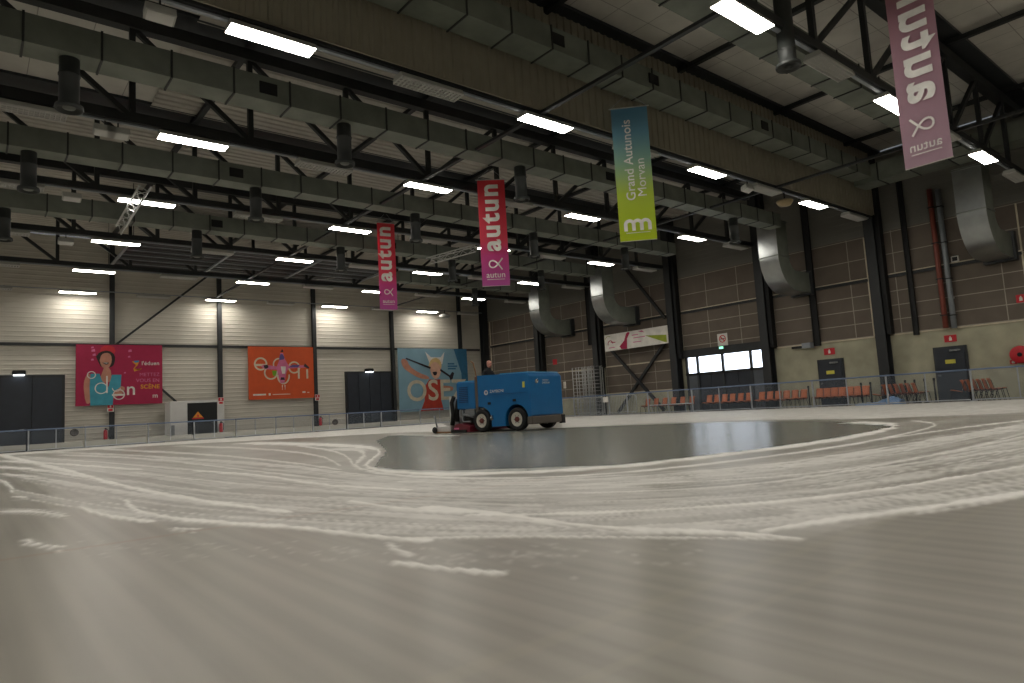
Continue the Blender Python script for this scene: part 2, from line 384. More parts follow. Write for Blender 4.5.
for px, w_, am in S:
    streak(px, w_*.75, am)
    if w_ > 2.2:
        for q in range(2 if w_ < 4 else 3):
            oy = random.uniform(-1.0, 1.3)*w_; a0 = random.randint(0, max(0, len(px)-3)); a1 = min(len(px), a0+random.randint(2, 5))
            sub = [(x, y+oy*(.4+.6*random.random())) for x, y in px[a0:a1]]
            if len(sub) > 1: streak(sub, w_*.28, am*random.uniform(.4,.8), rag=.9)
# fainter skate and blade marks between neighbouring ridges
def lerp(A, B, t): return [(a[0]*(1-t)+b[0]*t, a[1]*(1-t)+b[1]*t) for a, b in zip(A, B)]
G = [[(20,452),(160,456),(300,465),(350,474),(430,480),(520,481),(640,475),(780,462),(900,443),(1030,420)],
     [(20,462),(130,474),(230,488),(340,494),(430,500),(540,502),(660,497),(800,486),(920,468),(1030,444)],
     [(20,480),(110,498),(200,510),(300,516),(420,523),(540,527),(660,523),(800,512),(920,500),(1030,482)],
     [(10,500),(90,514),(180,524),(300,531),(420,536),(560,537),(690,534),(800,524),(920,512),(1030,496)]]
for k in range(190):
    g = random.random()*3; i = min(2, int(g)); c_ = lerp(G[i], G[i+1], g-i)
    s0 = random.randint(0, 7); n_ = random.randint(3, 7); seg = [(x, y+random.uniform(-1.2,1.2)) for x, y in c_[s0:s0+n_]]
    if len(seg) > 1: streak(seg, random.choice((.8,1.,1.3,1.8,2.6)), random.uniform(.25,.7), rag=1.0)
# crumbs of snow
for k in range(150):
    x = random.uniform(60,700); y = 535 + random.gauss(18, 6) + (x-300)*.012; s = random.uniform(.006,.018)
    q = np.array(list(onz(x, y))[:2]); dd = np.linalg.norm((P-q), axis=1); snow = np.maximum(snow, .35*np.clip(1.4-dd/(s*1.6), 0, 1))
def inside(px):
    Q = w2(px); x, y = P[:,0], P[:,1]; c_ = np.zeros(len(P), bool); j = len(Q)-1
    for i in range(len(Q)):
        cond = ((Q[i,1] > y) != (Q[j,1] > y)) & (x < (Q[j,0]-Q[i,0])*(y-Q[i,1])/(Q[j,1]-Q[i,1]+1e-12)+Q[i,0]); c_ ^= cond; j = i
    return c_
# freshly wetted sweep behind the machine
wp = [(386,451),(376,463),(372,468),(402,472.5),(492,474.5),(583,469),(691,460),(787,447),(862,436),(894,427),(880,422.5),(812,421),(700,423),(560,428),(480,433.5),(420,434.5),(388,436),(376,441)]
wet[inside(wp)] = 1
# frosty band of loops, and the white margin beside the fence
fp = [(0,452),(150,447),(300,441),(372,444),(384,455),(372,470),(480,478),(600,472),(760,452),(900,430),(900,420),(1100,400),(1100,492),(985,502),(912,514),(800,540),(640,534),(425,543),(300,531),(140,524),(70,508)]
fr = inside(fp); ang = np.arctan2(P[:,1], P[:,0]); rad = np.linalg.norm(P, axis=1)
ST = np.stack([ang*3.0, rad*1.0], 1)
N2 = .5*vnoise(ST, .35, 11) + .5*vnoise(ST, .14, 12)
base = np.zeros(len(P)); base[fr] = .05 + .5*np.clip(N2[fr]-.36, 0, 1)
mp = [(395,425),(440,422),(455,431),(395,433),(250,441),(150,446),(0,456),(-80,462),(-80,452),(0,449),(200,434)]
base[inside(mp)] = .85
mr_ = [(562,415),(700,405),(1100,392),(1100,408),(1000,414),(870,419),(760,420),(640,424),(562,428)]
base[inside(mr_)] = .62 + .25*(N1[inside(mr_)]-.5)
edge = np.minimum(FX2-P[:,0], FY2-P[:,1]); base = np.maximum(base, np.clip(1.0-edge/.8, 0, .85)*(edge>0))
snow = np.clip(np.maximum(snow, base*(.7+.6*N3)), 0, 1)
zz = .004 + .007*snow**2*(.6+.8*N1)
nx_, ny_ = len(ax), len(ay)
me = bpy.data.meshes.new('ice_sheet'); V = np.column_stack([P, zz])
idx = np.arange(nx_*ny_).reshape(nx_, ny_)
Q = np.stack([idx[:-1,:-1], idx[1:,:-1], idx[1:,1:], idx[:-1,1:]], -1).reshape(-1, 4)
me.vertices.add(len(V)); me.vertices.foreach_set('co', V.ravel())
me.loops.add(Q.size); me.loops.foreach_set('vertex_index', Q.ravel().astype(np.int32))
me.polygons.add(len(Q)); me.polygons.foreach_set('loop_start', np.arange(0, Q.size, 4, dtype=np.int32)); me.polygons.foreach_set('loop_total', np.full(len(Q), 4, dtype=np.int32))
me.update(calc_edges=True); me.polygons.foreach_set('use_smooth', np.ones(len(Q), bool))
for nm, arr in (('snow', snow), ('wet', wet)):
    at = me.attributes.new(nm, 'FLOAT', 'POINT'); at.data.foreach_set('value', arr.astype(np.float32))
m, nt, out = newmat('ice'); N = nt.nodes; L = nt.links
p = N.new('ShaderNodeBsdfPrincipled'); L.new(p.outputs[0], out.inputs[0])
asn = N.new('ShaderNodeAttribute'); asn.attribute_name = 'snow'; aw = N.new('ShaderNodeAttribute'); aw.attribute_name = 'wet'
tc = N.new('ShaderNodeTexCoord')
mp_ = N.new('ShaderNodeMapping'); mp_.inputs['Scale'].default_value = (7.5, .12, 1); L.new(tc.outputs['Object'], mp_.inputs[0])
n1 = N.new('ShaderNodeTexNoise'); n1.inputs['Scale'].default_value = 1; n1.inputs['Detail'].default_value = 3; L.new(mp_.outputs[0], n1.inputs['Vector'])
n2 = N.new('ShaderNodeTexNoise'); n2.inputs['Scale'].default_value = .35; n2.inputs['Detail'].default_value = 5; L.new(tc.outputs['Object'], n2.inputs['Vector'])
wv = N.new('ShaderNodeTexWave'); wv.bands_direction = 'X'; wv.inputs['Scale'].default_value = 2.1; wv.inputs['Distortion'].default_value = .6; wv.inputs['Detail'].default_value = 1; L.new(tc.outputs['Object'], wv.inputs['Vector'])
def mixc(f, a, b, blend='MIX'):
    x = N.new('ShaderNodeMix'); x.data_type = 'RGBA'; x.blend_type = blend
    for s_, v in ((0, f), (6, a), (7, b)):
        if hasattr(v, 'default_value') or hasattr(v, 'is_output'): L.new(v, x.inputs[s_])
        else: x.inputs[s_].default_value = v
    return x.outputs[2]
def mapr(v, a, b, c_, d):
    x = N.new('ShaderNodeMapRange')
    for i, k in enumerate((a, b, c_, d)): x.inputs[i+1].default_value = k
    L.new(v, x.inputs[0]); return x.outputs[0]
ice_c = mixc(mapr(n2.outputs[0], .35, .65, 0, 1), lin('89857b'), lin('9a968c'))
ice_c = mixc(mapr(n1.outputs[0], .4, .65, 0, .4), ice_c, lin('a8a499'))
ice_c = mixc(mapr(wv.outputs[0], .3, 1, 0, .34), ice_c, lin('aca89c'))
ice_c = mixc(aw.outputs['Fac'], ice_c, lin('7b7e76'))
# mat joints and one faded marking line under the ice, along x
sp = N.new('ShaderNodeSeparateXYZ'); L.new(tc.outputs['Object'], sp.inputs[0])
def line(y, hw):
    s1 = N.new('ShaderNodeMath'); s1.operation = 'SUBTRACT'; L.new(sp.outputs[1], s1.inputs[0]); s1.inputs[1].default_value = y
    s2 = N.new('ShaderNodeMath'); s2.operation = 'ABSOLUTE'; L.new(s1.outputs[0], s2.inputs[0]); return mapr(s2.outputs[0], hw*.5, hw, 1, 0)
l1 = line(onz(120,543).y, .05); l2 = line(onz(640,658).y, .03); l3 = line(onz(700,588).y, .05)
def mul(a, k):
    x = N.new('ShaderNodeMath'); x.operation = 'MULTIPLY'; L.new(a, x.inputs[0]); x.inputs[1].default_value = k; return x.outputs[0]
ice_c = mixc(mul(l1, .3), ice_c, lin('9a6f4c')); ice_c = mixc(mul(l2, .16), ice_c, lin('b0ab94')); ice_c = mixc(mul(l3, .16), ice_c, lin('b0ab94'))
col = mixc(asn.outputs['Fac'], ice_c, lin('f2f0ea')); L.new(col, p.inputs['Base Color'])
rr = N.new('ShaderNodeMix'); rr.data_type = 'FLOAT'; L.new(aw.outputs['Fac'], rr.inputs[0]); rr.inputs[2].default_value = .33; rr.inputs[3].default_value = .25
r2 = N.new('ShaderNodeMix'); r2.data_type = 'FLOAT'; L.new(asn.outputs['Fac'], r2.inputs[0]); L.new(rr.outputs[0], r2.inputs[2]); r2.inputs[3].default_value = .7
L.new(r2.outputs[0], p.inputs['Roughness']); p.inputs['Specular IOR Level'].default_value = .45
bp = N.new('ShaderNodeBump'); bp.inputs['Strength'].default_value = .05; bp.inputs['Distance'].default_value = .02; L.new(n1.outputs[0], bp.inputs['Height']); L.new(bp.outputs[0], p.inputs['Normal'])
me.materials.append(m)
ice = bpy.data.objects.new('ice_sheet', me); COL.objects.link(ice); struct(ice, 'grey ice with white ridges of scraped snow')
# shallow edge of the rink tray
struct(MB().box((-12,FY2,-.03),(FX+.02,FY+.02,.02)).build('trim_%d' % tn, 'white')); tn += 1
struct(MB().box((FX2,-18,-.03),(FX+.02,FY2,.02)).build('trim_%d' % tn, 'white')); tn += 1

# ================================================================ WALL COLUMNS, BRACES
def ibeam(mb, x, y, z0, z1, w=.3, d=.3, face='y'):
    t = .035
    if face == 'y':
        mb.box((x-w/2,y-d,z0),(x+w/2,y-d+t,z1)); mb.box((x-w/2,y-t,z0),(x+w/2,y,z1)); mb.box((x-t/2,y-d+t,z0),(x+t/2,y-t,z1))
    else:
        mb.box((x-d,y-w/2,z0),(x-d+t,y+w/2,z1)); mb.box((x-t,y-w/2,z0),(x,y+w/2,z1)); mb.box((x-d+t,y-t/2,z0),(x-t,y+t/2,z1))
colX = [ony(112,400,YL-.2).x, ony(220.5,380,YL-.2).x, ony(315.5,380,YL-.2).x, ony(393.5,370,YL-.2).x, ony(461.5,365,YL-.2).x]
lab = ['behind the crimson poster', 'beside the white cabinet', 'right of the orange poster', 'between dark doors and singing child poster', 'left of the hall corner']
for x, t in zip([colX[0]-5.65] + colX, ['at the far left out of sight'] + lab):
    if x < colX[0]: continue
    mb = MB(); ibeam(mb, x, YL-.04, -.03, ZC-.1, .22, .24)
    o = tag(mb.build('steel_column','steel',None,(x,YL-.2,0)), 'dark steel column on the cream wall, ' + t, 'column', 'columns along the cream wall')
ny = ['out of frame', 'right of the green fire door', 'left of the green fire door by the entrance', 'between entrance doors and white sponsor banner', 'at the white sponsor banner\'s left end', 'above the resurfacer between two elbow ducts']
for y, t in zip(colY[1:], ny[1:]):
    r = thing('steel_column', 'thick dark column on the panelled wall, ' + t, 'column', (XR-.3,y,-.03), 'columns along the panelled wall')
    mb = MB(); ibeam(mb, XR-.06, y, -.03, ZC-.1, .42, .5, 'x'); mb.build('shaft','steel',r)
    MB().box((XR-.42,y-.4,2.95),(XR-.06,y-.215,ZC-.2)).build('cable_tray','black',r)
r = MB(); ibeam(r, XR-.25, YL-.1, -.03, ZC-.1, .5, .45); tag(r.build('steel_column','steel',None,(XR-.25,YL-.3,0)), 'dark steel column standing in the corner of the two walls', 'column')
# long dark rail across the cream wall and the braces
struct(MB().box((X0,YL-.16,5.22),(XR-.6,YL-.05,5.36)).build('trim_%d' % tn,'steel')); tn += 1
b0 = Vector((colX[0]+.1,YL-.25,5.25))
tag(MB().bar(b0,(colX[1]-.1,YL-.25,9.9),.11).build('wall_brace','steel',None,b0), 'dark diagonal brace rising right above the crimson poster', 'brace', 'braces on the cream wall')
tag(MB().bar(b0+Vector((0,.06,-.1)),(colX[1]-.3,YL-.19,.1),.1).build('wall_brace','steel',None,b0), 'dark diagonal brace running down behind crimson poster to the cabinet', 'brace', 'braces on the cream wall')
for (p1, p2, t) in (((613,352),(657,402),'leaning left, under the white banner'),((662,345),(628,396),'leaning right, under the white banner')):
    A_, B_ = onx(*p1,XR-.35), onx(*p2,XR-.35)
    dv = (B_-A_).normalized(); A_ = A_-dv*.2; k = (-.03-B_.z)/dv.z; B_ = B_ + dv*max(0, k-.2)
    if 'right' in t: A_.x += .12; B_.x += .12
    tag(MB().bar(A_,B_,.15).build('wall_brace','steel',None,A_), 'dark cross brace ' + t, 'brace', 'cross braces below the white banner')
A_ = onx(625,268,XR-.35); B_ = onx(665,318,XR-.35)
tag(MB().bar(A_,B_,.15).build('wall_brace','steel',None,A_), 'dark brace slanting down above the white sponsor banner', 'brace')

# ================================================================ DOORS, ENTRANCE
def slab_door(n, x0, x1, zt, label):
    o = struct(MB().box((x0-.12,YL-.12,-.03),(x1+.12,YL-.03,zt+.14)).build('door_%d' % n,'steel'), label); o['_o'] = (0,0,0)
    k = 4 if x1-x0 > 3 else 2; wd = (x1-x0)/k
    for i in range(k): MB().box((x0+i*wd+.015,YL-.2,0),(x0+(i+1)*wd-.015,YL-.12,zt)).build('door_leaf','door',o)
    MB().box((x0+wd*k*.75-.5,YL-.26,1.0),(x0+wd*k*.75-.3,YL-.2,1.08)).build('door_handle','chrome',o)
xd = ony(62,400,YL-.1).x
slab_door(1, -1.2, xd, 3.6, 'wide slate-blue hall door at the far left')
slab_door(2, ony(347.5,400,YL-.1).x, colX[3]-.25, 3.6, 'slate-blue double hall door between the orange and blue posters')
for x, y, t in ((19,374.5,'left'),(370,371.5,'middle')):
    c_ = ony(x, y, YL-.35); r = thing('wall_lamp', 'small lit bulkhead lamp above the %s slate hall door' % ('far left' if t=='left' else 'double'), 'lamp', (c_.x,YL-.2,c_.z), 'lamps over the slate doors')
    MB().rbox((c_.x-.27,YL-.42,c_.z+.0),(c_.x+.27,YL-.05,c_.z+.2),.04).build('housing','black',r); MB().box((c_.x-.22,YL-.4,c_.z-.05),(c_.x+.22,YL-.1,c_.z)).build('lens','lampw',r)
# fire doors in the concrete
def fire_door(n, y0, y1, zt, lab):
    o = struct(MB().box((XR-.08,y0-.08,-.03),(XR-.005,y1+.08,zt+.08)).build('door_%d' % n,'steel2'), lab); o['_o'] = (0,0,0)
    MB().box((XR-.13,y0,0),(XR-.08,y1,zt)).build('door_leaf','door',o)
    MB().box((XR-.2,y1-.16,1.0),(XR-.13,y1-.05,1.06)).build('door_handle','chrome',o)
    MB().box((XR-.15,(y0+y1)/2-.18,zt-.62),(XR-.13,(y0+y1)/2+.18,zt-.46)).build('door_notice','yellow',o)
    MB().box((XR-.2,y0+.1,zt-.14),(XR-.13,y0+.5,zt-.06)).build('door_closer','chrome',o)
d1 = (onx(843,370,XR).y, onx(820.5,370,XR).y); d2 = (onx(967,365,XR).y, onx(937.5,365,XR).y)
fire_door(3, d1[0], d1[1], 2.06, 'green-grey fire door in the concrete wall, left one'); fire_door(4, d2[0], d2[1], 2.12, 'dark fire door in the concrete wall, right one')
# glazed entrance
yw0, yw1 = 17.75, 22.4
o = struct(MB().box((XR-.2,yw0-.2,2.92),(XR-.01,yw1+.25,3.35)).build('window_1','steel'), 'row of bright daylit panes above the entrance'); o['_o'] = (0,0,0)
cuts = [yw1, onx(699.5,365,XR).y, onx(724.5,362,XR).y, onx(752.5,358,XR).y, yw0]
for i in range(4):
    MB().box((XR-.1,cuts[i+1]+.07,2.06),(XR-.07,cuts[i]-.07,2.92)).build('pane','glassday',o)
f = MB(); f.box((XR-.2,yw0-.1,1.94),(XR-.01,yw1+.1,2.06))
for y in cuts: f.box((XR-.2,y-.07,1.94),(XR-.01,y+.07,2.95))
f.build('window_frame','steel',o)
o = struct(MB().box((XR-.06,yw0-.1,-.03),(XR-.01,yw1+.1,1.94)).build('door_5','black'), 'dark entrance doors under the daylit panes'); o['_o'] = (0,0,0)
for i in range(1, 3):
    y1, y0 = cuts[i]-.06, cuts[i+1]+.06; mid = (y0+y1)/2
    for a_, b_ in ((y0,mid-.01),(mid+.01,y1)): MB().box((XR-.14,a_,0),(XR-.06,b_,1.92)).build('door_leaf','door',o)
for a_, b_ in ((cuts[1],cuts[0]),(cuts[4],cuts[3])): MB().box((XR-.16,a_+.06,0),(XR-.06,b_-.06,1.93)).build('side_panel','doorpale',o)
f = MB()
for y in cuts: f.box((XR-.2,y-.06,0),(XR-.06,y+.06,1.94))
f.build('door_frame','steel2',o)
p_ = onx(722.5,350.5,XR-.2); r = thing('exit_sign','small lit green exit sign above the daylit panes','sign',(XR-.2,p_.y,3.2))
MB().box((XR-.3,p_.y-.14,3.18),(XR-.2,p_.y+.14,3.32)).build('housing','black',r); MB().box((XR-.31,p_.y-.12,3.19),(XR-.3,p_.y+.12,3.31)).build('lens','exitg',r)

# ---- plates and signs on the concrete wall
def RF(y, z, x=XR-.01):    # print space on the right wall: u runs to the right in the photo (towards -y)
    return lambda u, v, t: (x - t, y - u, z + v)
def LF(x, z, y=YL-.3): return lambda u, v, t: (x + u, y - t, z + v)
def rect(mb, fn, u0, v0, u1, v1, t0, t1): return mb.prism([(u0,v0),(u1,v0),(u1,v1),(u0,v1)], fn, t0, t1)
def disc(mb, fn, u, v, r, t0, t1, n=20, ry=None):
    ry = ry or r; return mb.prism([(u+r*math.cos(2*math.pi*i/n), v+ry*math.sin(2*math.pi*i/n)) for i in range(n)], fn, t0, t1)
def ringp(mb, fn, u, v, r, w, t0, t1, a0=0, a1=2*math.pi, n=24, ry=None):
    ry = ry or r
    for i in range(n):
        p0, p1 = a0+(a1-a0)*i/n, a0+(a1-a0)*(i+1)/n
        mb.prism([(u+(r-w)*math.cos(p0),v+(ry-w)*math.sin(p0)),(u+r*math.cos(p0),v+ry*math.sin(p0)),(u+r*math.cos(p1),v+ry*math.sin(p1)),(u+(r-w)*math.cos(p1),v+(ry-w)*math.sin(p1))], fn, t0, t1)
    return mb
def fire_sign(px, py, wd, ht, label, glyph=True):
    q = onx(px, py, XR-.02); fn = RF(q.y, q.z)
    r = thing('fire_sign', label, 'sign', (XR-.02,q.y,q.z), 'red fire signs on the concrete wall')
    rect(MB(), fn, -wd/2, -ht/2, wd/2, ht/2, .01, .03).build('plate','red',r)
    if glyph:
        g = MB(); g.prism([(-.05,-ht*.3),(.05,-ht*.3),(.05,ht*.1),(.02,ht*.2),(.02,ht*.32),(-.02,ht*.32),(-.02,ht*.2),(-.05,ht*.1)], fn, .03, .034); g.build('pictogram','pwhite',r)
fire_sign(829.5, 351.5, .5, .3, 'red fire sign above the left fire door'); fire_sign(950.5, 338.5, .44, .28, 'red fire sign above the right fire door')
fire_sign(880, 356, .2, .24, 'small red sign beside the thick column'); fire_sign(1021, 298.5, .3, .3, 'red sign high on the brown panels at right edge')
fire_sign(555, 362, .4, .36, 'red sign on the brown panels just above the blue machine', False)
fire_sign(1013.5, 362, .22, .16, 'small red plate low on the concrete by the hose reel')
q = onx(1022,354.5,XR-.02); r = thing('hose_reel','round red fire hose reel on concrete at the right edge','hose reel',(XR-.02,q.y,q.z))
MB().lathe((XR-.32,q.y,q.z),(1,0,0),[(.02,0),(.3,0),(.33,.03),(.33,.08),(.2,.1),(.2,.2),(.33,.22),(.33,.28),(.05,.3)]).build('reel','red',r)
MB().lathe((XR-.34,q.y,q.z),(1,0,0),[(.001,0),(.08,0),(.08,.06)]).build('axle','black',r)
# no-smoking notice
q = onx(722.7,340.3,XR-.03); fn = RF(q.y, q.z); r = thing('smoking_notice','white notice with red ring above the entrance panes','sign',(XR-.03,q.y,q.z))
rect(MB(), fn, -.3,-.36,.3,.36,.02,.035).build('plate','pwhite',r)
g = MB(); ringp(g, fn, 0,.08,.2,.045,.035,.04); g.prism([(-.15,.2),(-.11,.24),(.15,-.04),(.11,-.08)],fn,.041,.045); g.build('prohibition_ring','red',r)
g = MB(); rect(g, fn, -.13,.06,.13,.1,.035,.0385); rect(g, fn,-.2,-.3,.2,-.28,.035,.04); g.build('pictogram','pdark',r)
# pipes and small boxes
def vpipe(name, pt, pb, rad, m, label, cat, x=XR-.17):
    T, B_ = onx(*pt, x), onx(*pb, x)
    r = thing(name, label, cat, (x, B_.y, B_.z)); MB().tube([(x,B_.y,B_.z),(x,B_.y,T.z)], rad, 10).build('tube', m, r)
    g = MB()
    k = B_.z+.5
    while k < T.z: g.box((x-rad-.02,B_.y-rad-.02,k),(XR-.03,B_.y+rad+.02,k+.04)); k += 1.5
    g.build('clip','steel',r)
vpipe('red_pipe',(927,190),(946,328),.1,'redp','tall rusty red pipe down the brown panels','pipe')
vpipe('conduit',(935,190),(954.5,328),.1,'greyp','pale grey conduit just right of the red pipe','conduit')
for pt, pb, wd, lb in (((903,180),(917,335),.2,'black cable tray left of the red pipe'),((806,190),(818,346),.3,'wide black cable tray by the left fire door'),((585,275),(591,345),.3,'black cable tray above the leaning barriers')):
    T, B_ = onx(*pt,XR-.1), onx(*pb,XR-.1); g = MB().box((XR-.2,B_.y-wd/2,B_.z),(XR-.07,B_.y-wd/2+.03,T.z)).box((XR-.2,B_.y+wd/2-.03,B_.z),(XR-.07,B_.y+wd/2,T.z)).box((XR-.14,B_.y-wd/2,B_.z),(XR-.1,B_.y+wd/2,T.z))
    tag(g.build('cable_tray','black',None,(XR-.1,B_.y,B_.z)), lb, 'cable tray')
q = onx(955,259,XR-.05); r = thing('wall_socket','small black socket box in white frame under the right elbow duct','box',(XR,q.y,q.z))
MB().box((XR-.08,q.y-.13,q.z-.12),(XR-.005,q.y+.13,q.z+.12)).build('frame','pwhite',r); MB().box((XR-.1,q.y-.09,q.z-.08),(XR-.08,q.y+.09,q.z+.08)).build('socket','black',r)
q = onx(951.5,297.5,XR-.05); tag(MB().lathe((XR-.01,q.y,q.z),(-1,0,0),[(.001,.14),(.06,.13),(.09,.06),(.1,0),(.001,0)],14).build('detector','pwhite',None,(XR,q.y,q.z)),'small white round detector right of the pipes','detector')
q = onx(810,346,XR-.1); r = thing('wall_floodlight','grey floodlight at the foot of the wide cable tray','lamp',(XR-.1,q.y,q.z))
MB().box((XR-.5,q.y-.22,q.z-.1),(XR-.14,q.y+.2,q.z+.14)).build('housing','greyp',r); MB().box((XR-.14,q.y-.1,q.z-.06),(XR-.005,q.y+.9,q.z+.05)).build('bracket','black',r)

# ================================================================ TRUSSES
TX = [3.0 + 2.8*k for k in range(-5, 11)]
rown = ['nearest light row at top right', 'light row along the beige fascia', 'first light row behind the fascia', 'second light row behind the fascia', 'third light row behind the fascia', 'fourth light row behind the fascia', 'light row closest to the cream wall']
vm = MB().bar((0,0,8.2),(0,0,10.55),.13); dmR = MB().bar((0,0,10.55),(2.8,0,8.2),.11); dmL = MB().bar((0,0,8.2),(2.8,0,10.55),.11)
base_v = base_d = base_e = None
def child_copy(src, parent, loc):
    c_ = src.copy(); COL.objects.link(c_); c_.parent = parent; c_.location = loc; return c_
tieX = [11.05, 22.3]
for i, b_ in enumerate(ROWV):
    if i == 6: continue
    r = thing('roof_truss', 'dark steel roof truss above the ' + rown[i], 'truss', (0,b_,0), 'roof trusses across the hall')
    MB().box((X0+.1,b_-.1,8.06),(XR-.7,b_+.1,8.24)).build('bottom_chord','steel',r)
    MB().box((X0+.1,b_-.14,10.45),(XR-.7,b_+.14,10.75)).build('top_chord','steel',r)
    for k, x in enumerate(TX[:-1]):
        if base_v is None: base_v = MB().bar((x,b_,8.24),(x,b_,10.45),.13).build('web_post','steel',r); vx = x; vb = b_
        else: child_copy(base_v, r, (x-vx,0,0))
        if k < len(TX)-2:
            right = x < 11
            if right:
                if base_d is None: base_d = MB().bar((x+.06,b_,10.45),(x+2.74,b_,8.24),.12).build('web_diagonal','steel',r); dx = x
                else: child_copy(base_d, r, (x-dx,0,0))
            else:
                if base_e is None: base_e = MB().bar((x+.06,b_,8.24),(x+2.74,b_,10.45),.12).build('web_diagonal','steel',r); ex = x
                else: child_copy(base_e, r, (x-ex,0,0))
for k, x in enumerate(TX):
    if k % 2 == 0 and x > -6 and x < 30:
        tag(MB().box((x-.08,-6,10.76),(x+.08,YL-.1,10.9)).build('purlin','steel',None,(x,0,10.8)), 'dark roof purlin running away from the camera, %s from the left' % ORD[k//2-1], 'beam', 'roof purlins')
for x, t in zip(tieX, ('nearer the middle of the hall', 'nearer the panelled wall')):
    g = MB()
    g.box((x-.06,.8,7.98),(x+.06,YL-.4,8.055)); tag(g.build('tie_bar','steel',None,(x,0,8.0)), 'long dark tie bar slung under the trusses, ' + t, 'beam')
# beige ribbed fascia on the near side of the second truss
g = MB(); x = X0+.2; yf = ROWV[1]-.2
pr = []
while x < XR-.75:
    pr += [(x,0),(x+.12,0),(x+.15,.03),(x+.23,.03),(x+.26,0)]; x += .26
n = len(g.v)
for xx, d in pr: g.v += [(xx,yf-d,8.12),(xx,yf-d,10.9)]
for i in range(len(pr)-1): g.face([n+2*i,n+2*i+2,n+2*i+3,n+2*i+1])
g.box((X0+.2,yf+.01,8.1),(XR-.75,yf+.05,10.9))
struct(g.build('fascia','fascia'), 'beige vertically ribbed fascia hanging from the roof')
# dark hung grid in front of the cream wall
gx0, gx1, gy0, gy1, gz = 5.2, 17.5, 30.2, 36.3, 8.55
r = thing('hung_grid','dark louvred ceiling raft hung in front of the cream wall','ceiling raft',(11,33,gz))
g = MB(); y = gy0
while y < gy1: g.box((gx0,y,gz),(gx1,y+.34,gz+.03)); y += .46
g.build('slat_panel','steel',r)
g = MB()
y = gy0+.37
while y < gy1: g.box((gx0,y,gz-.03),(gx1,y+.05,gz-.005)); y += .92
g.build('runner','greyp',r)
for x in (gx0, gx0+4.1, gx0+8.2, gx1): MB().box((x-.05,gy0,gz-.12),(x+.05,gy1,gz-.04)).build('cross_rail','greyp',r)
for x in (gx0, gx1):
    for y in (gy0, gy1): MB().tube([(x,y,gz),(x,y,10.8)],.015,6).build('hanger','steel',r)
# bright lattice girders
def lattice(p, q, label, s=.3):
    p, q = Vector(p), Vector(q); r = thing('lattice_girder', label, 'girder', p); d = (q-p); n = max(4, int(d.length/.45)); dn = d.normalized(); side = dn.cross(Vector((0,0,1))).normalized()*s
    tops = [(Vector((0,0,0)), 'chord'), (side, 'chord'), (side*.5+Vector((0,0,-s*.9)), 'chord')]
    for o_, nm in tops: MB().tube([p+o_,q+o_],.028,6).build(nm,'alu',r)
    g = MB()
    for i in range(n):
        a_, b_ = p+d*(i/n), p+d*((i+1)/n)
        for (o1,_),(o2,_) in ((tops[0],tops[1]),(tops[1],tops[2]),(tops[2],tops[0])): g.tube([a_+o1,b_+o2] if i%2 else [a_+o2,b_+o1],.014,5)
    g.build('lacing','alu',r)
A_, B_ = onz(126,227,7.8), onz(151,187,7.8); lattice(A_, B_, 'bright aluminium lattice girder high at the left, under the trusses')
A_, B_ = onz(431,259,7.8), onz(478,246,7.8); lattice(A_, B_, 'bright aluminium lattice girder behind the middle red banner')

# ================================================================ DUCTS
def duct(y0, y1, z0, z1, x0, x1, label, drops, vents=()):
    r = thing('air_duct', label, 'duct', (x0,(y0+y1)/2,z0), 'long sheet metal ducts')
    MB().box((x0,y0,z0),(x1,y1,z1)).build('trunk','galvd',r)
    x = x0+.7; src = None; k = 0
    while x < x1-.2:
        if src is None:
            src = MB().box((x-.02,y0-.025,z0-.025),(x+.02,y1+.025,z0-.002)).box((x-.02,y0-.025,z0-.002),(x+.02,y0-.002,z1+.02)).build('flange','seam',r); fx = x
        else: child_copy(src, r, (x-fx,0,0))
        x += 1.25
    yc = (y0+y1)/2
    for dxx in drops:
        o = MB().lathe((dxx,yc,z0),(0,0,-1),[(.175,0),(.175,.3),(.19,.31),(.19,.34),(.175,.35),(.175,.92),(.235,.94),(.245,1.0),(.235,1.03),(.2,1.03),(.19,.98),(.001,.98)]).build('outlet','seam',r)
        MB().lathe((dxx,yc,z0-.97),(0,0,-1),[(.12,0),(.1,.03),(.001,.035)],16).build('diffuser_cone','galv',o)
    for v in vents: MB().box((v-.2,y0-.03,z0+.15),(v+.2,y0-.003,z1-.15)).build('vent','black',r)
dl = ['first duct behind the beige fascia', 'second duct behind the fascia', 'third duct behind the fascia', 'fourth duct behind the fascia', 'fifth duct, close to the cream wall']
for i in range(4):
    yb = 14.5 + i*5.63
    duct(yb, yb+.62, 7.95, 8.52, (X0+.5 if i < 3 else 18.2), 27.6, 'long grey sheet metal duct, ' + dl[i], [1.45+5.72*k+(0 if i == 0 else -.3*i) for k in range(-1, 5) if i < 3 or k > 3], (5.2+i, 16.6-i) if i < 3 else (22.,))
duct(10.85, 11.6, 9.18, 9.76, X0+.5, 28.2, 'deep grey duct along the near face of the beige fascia', [], (10.9, 14.5, 20.2))
duct(7.0, 7.7, 8.62, 9.25, X0+.5, 28.0, 'grey duct just behind the nearest roof truss at top right', [], (12.,))
# outlet hanging at the near row
q = onz(788,62,7.4); r = thing('duct_outlet','round dark drop outlet beside the top right light','duct outlet',(q.x,q.y,7.0))
MB().lathe((q.x,q.y,8.8),(0,0,-1),[(.17,0),(.17,1.15),(.185,1.16),(.17,1.18),(.17,1.42),(.24,1.45),(.25,1.5),(.24,1.53),(.2,1.5),(.001,1.5)]).build('outlet','seam',r)
MB().lathe((q.x,q.y,7.28),(0,0,-1),[(.08,0),(.06,.02),(.001,.02)],16).build('diffuser_cone','seam',r)
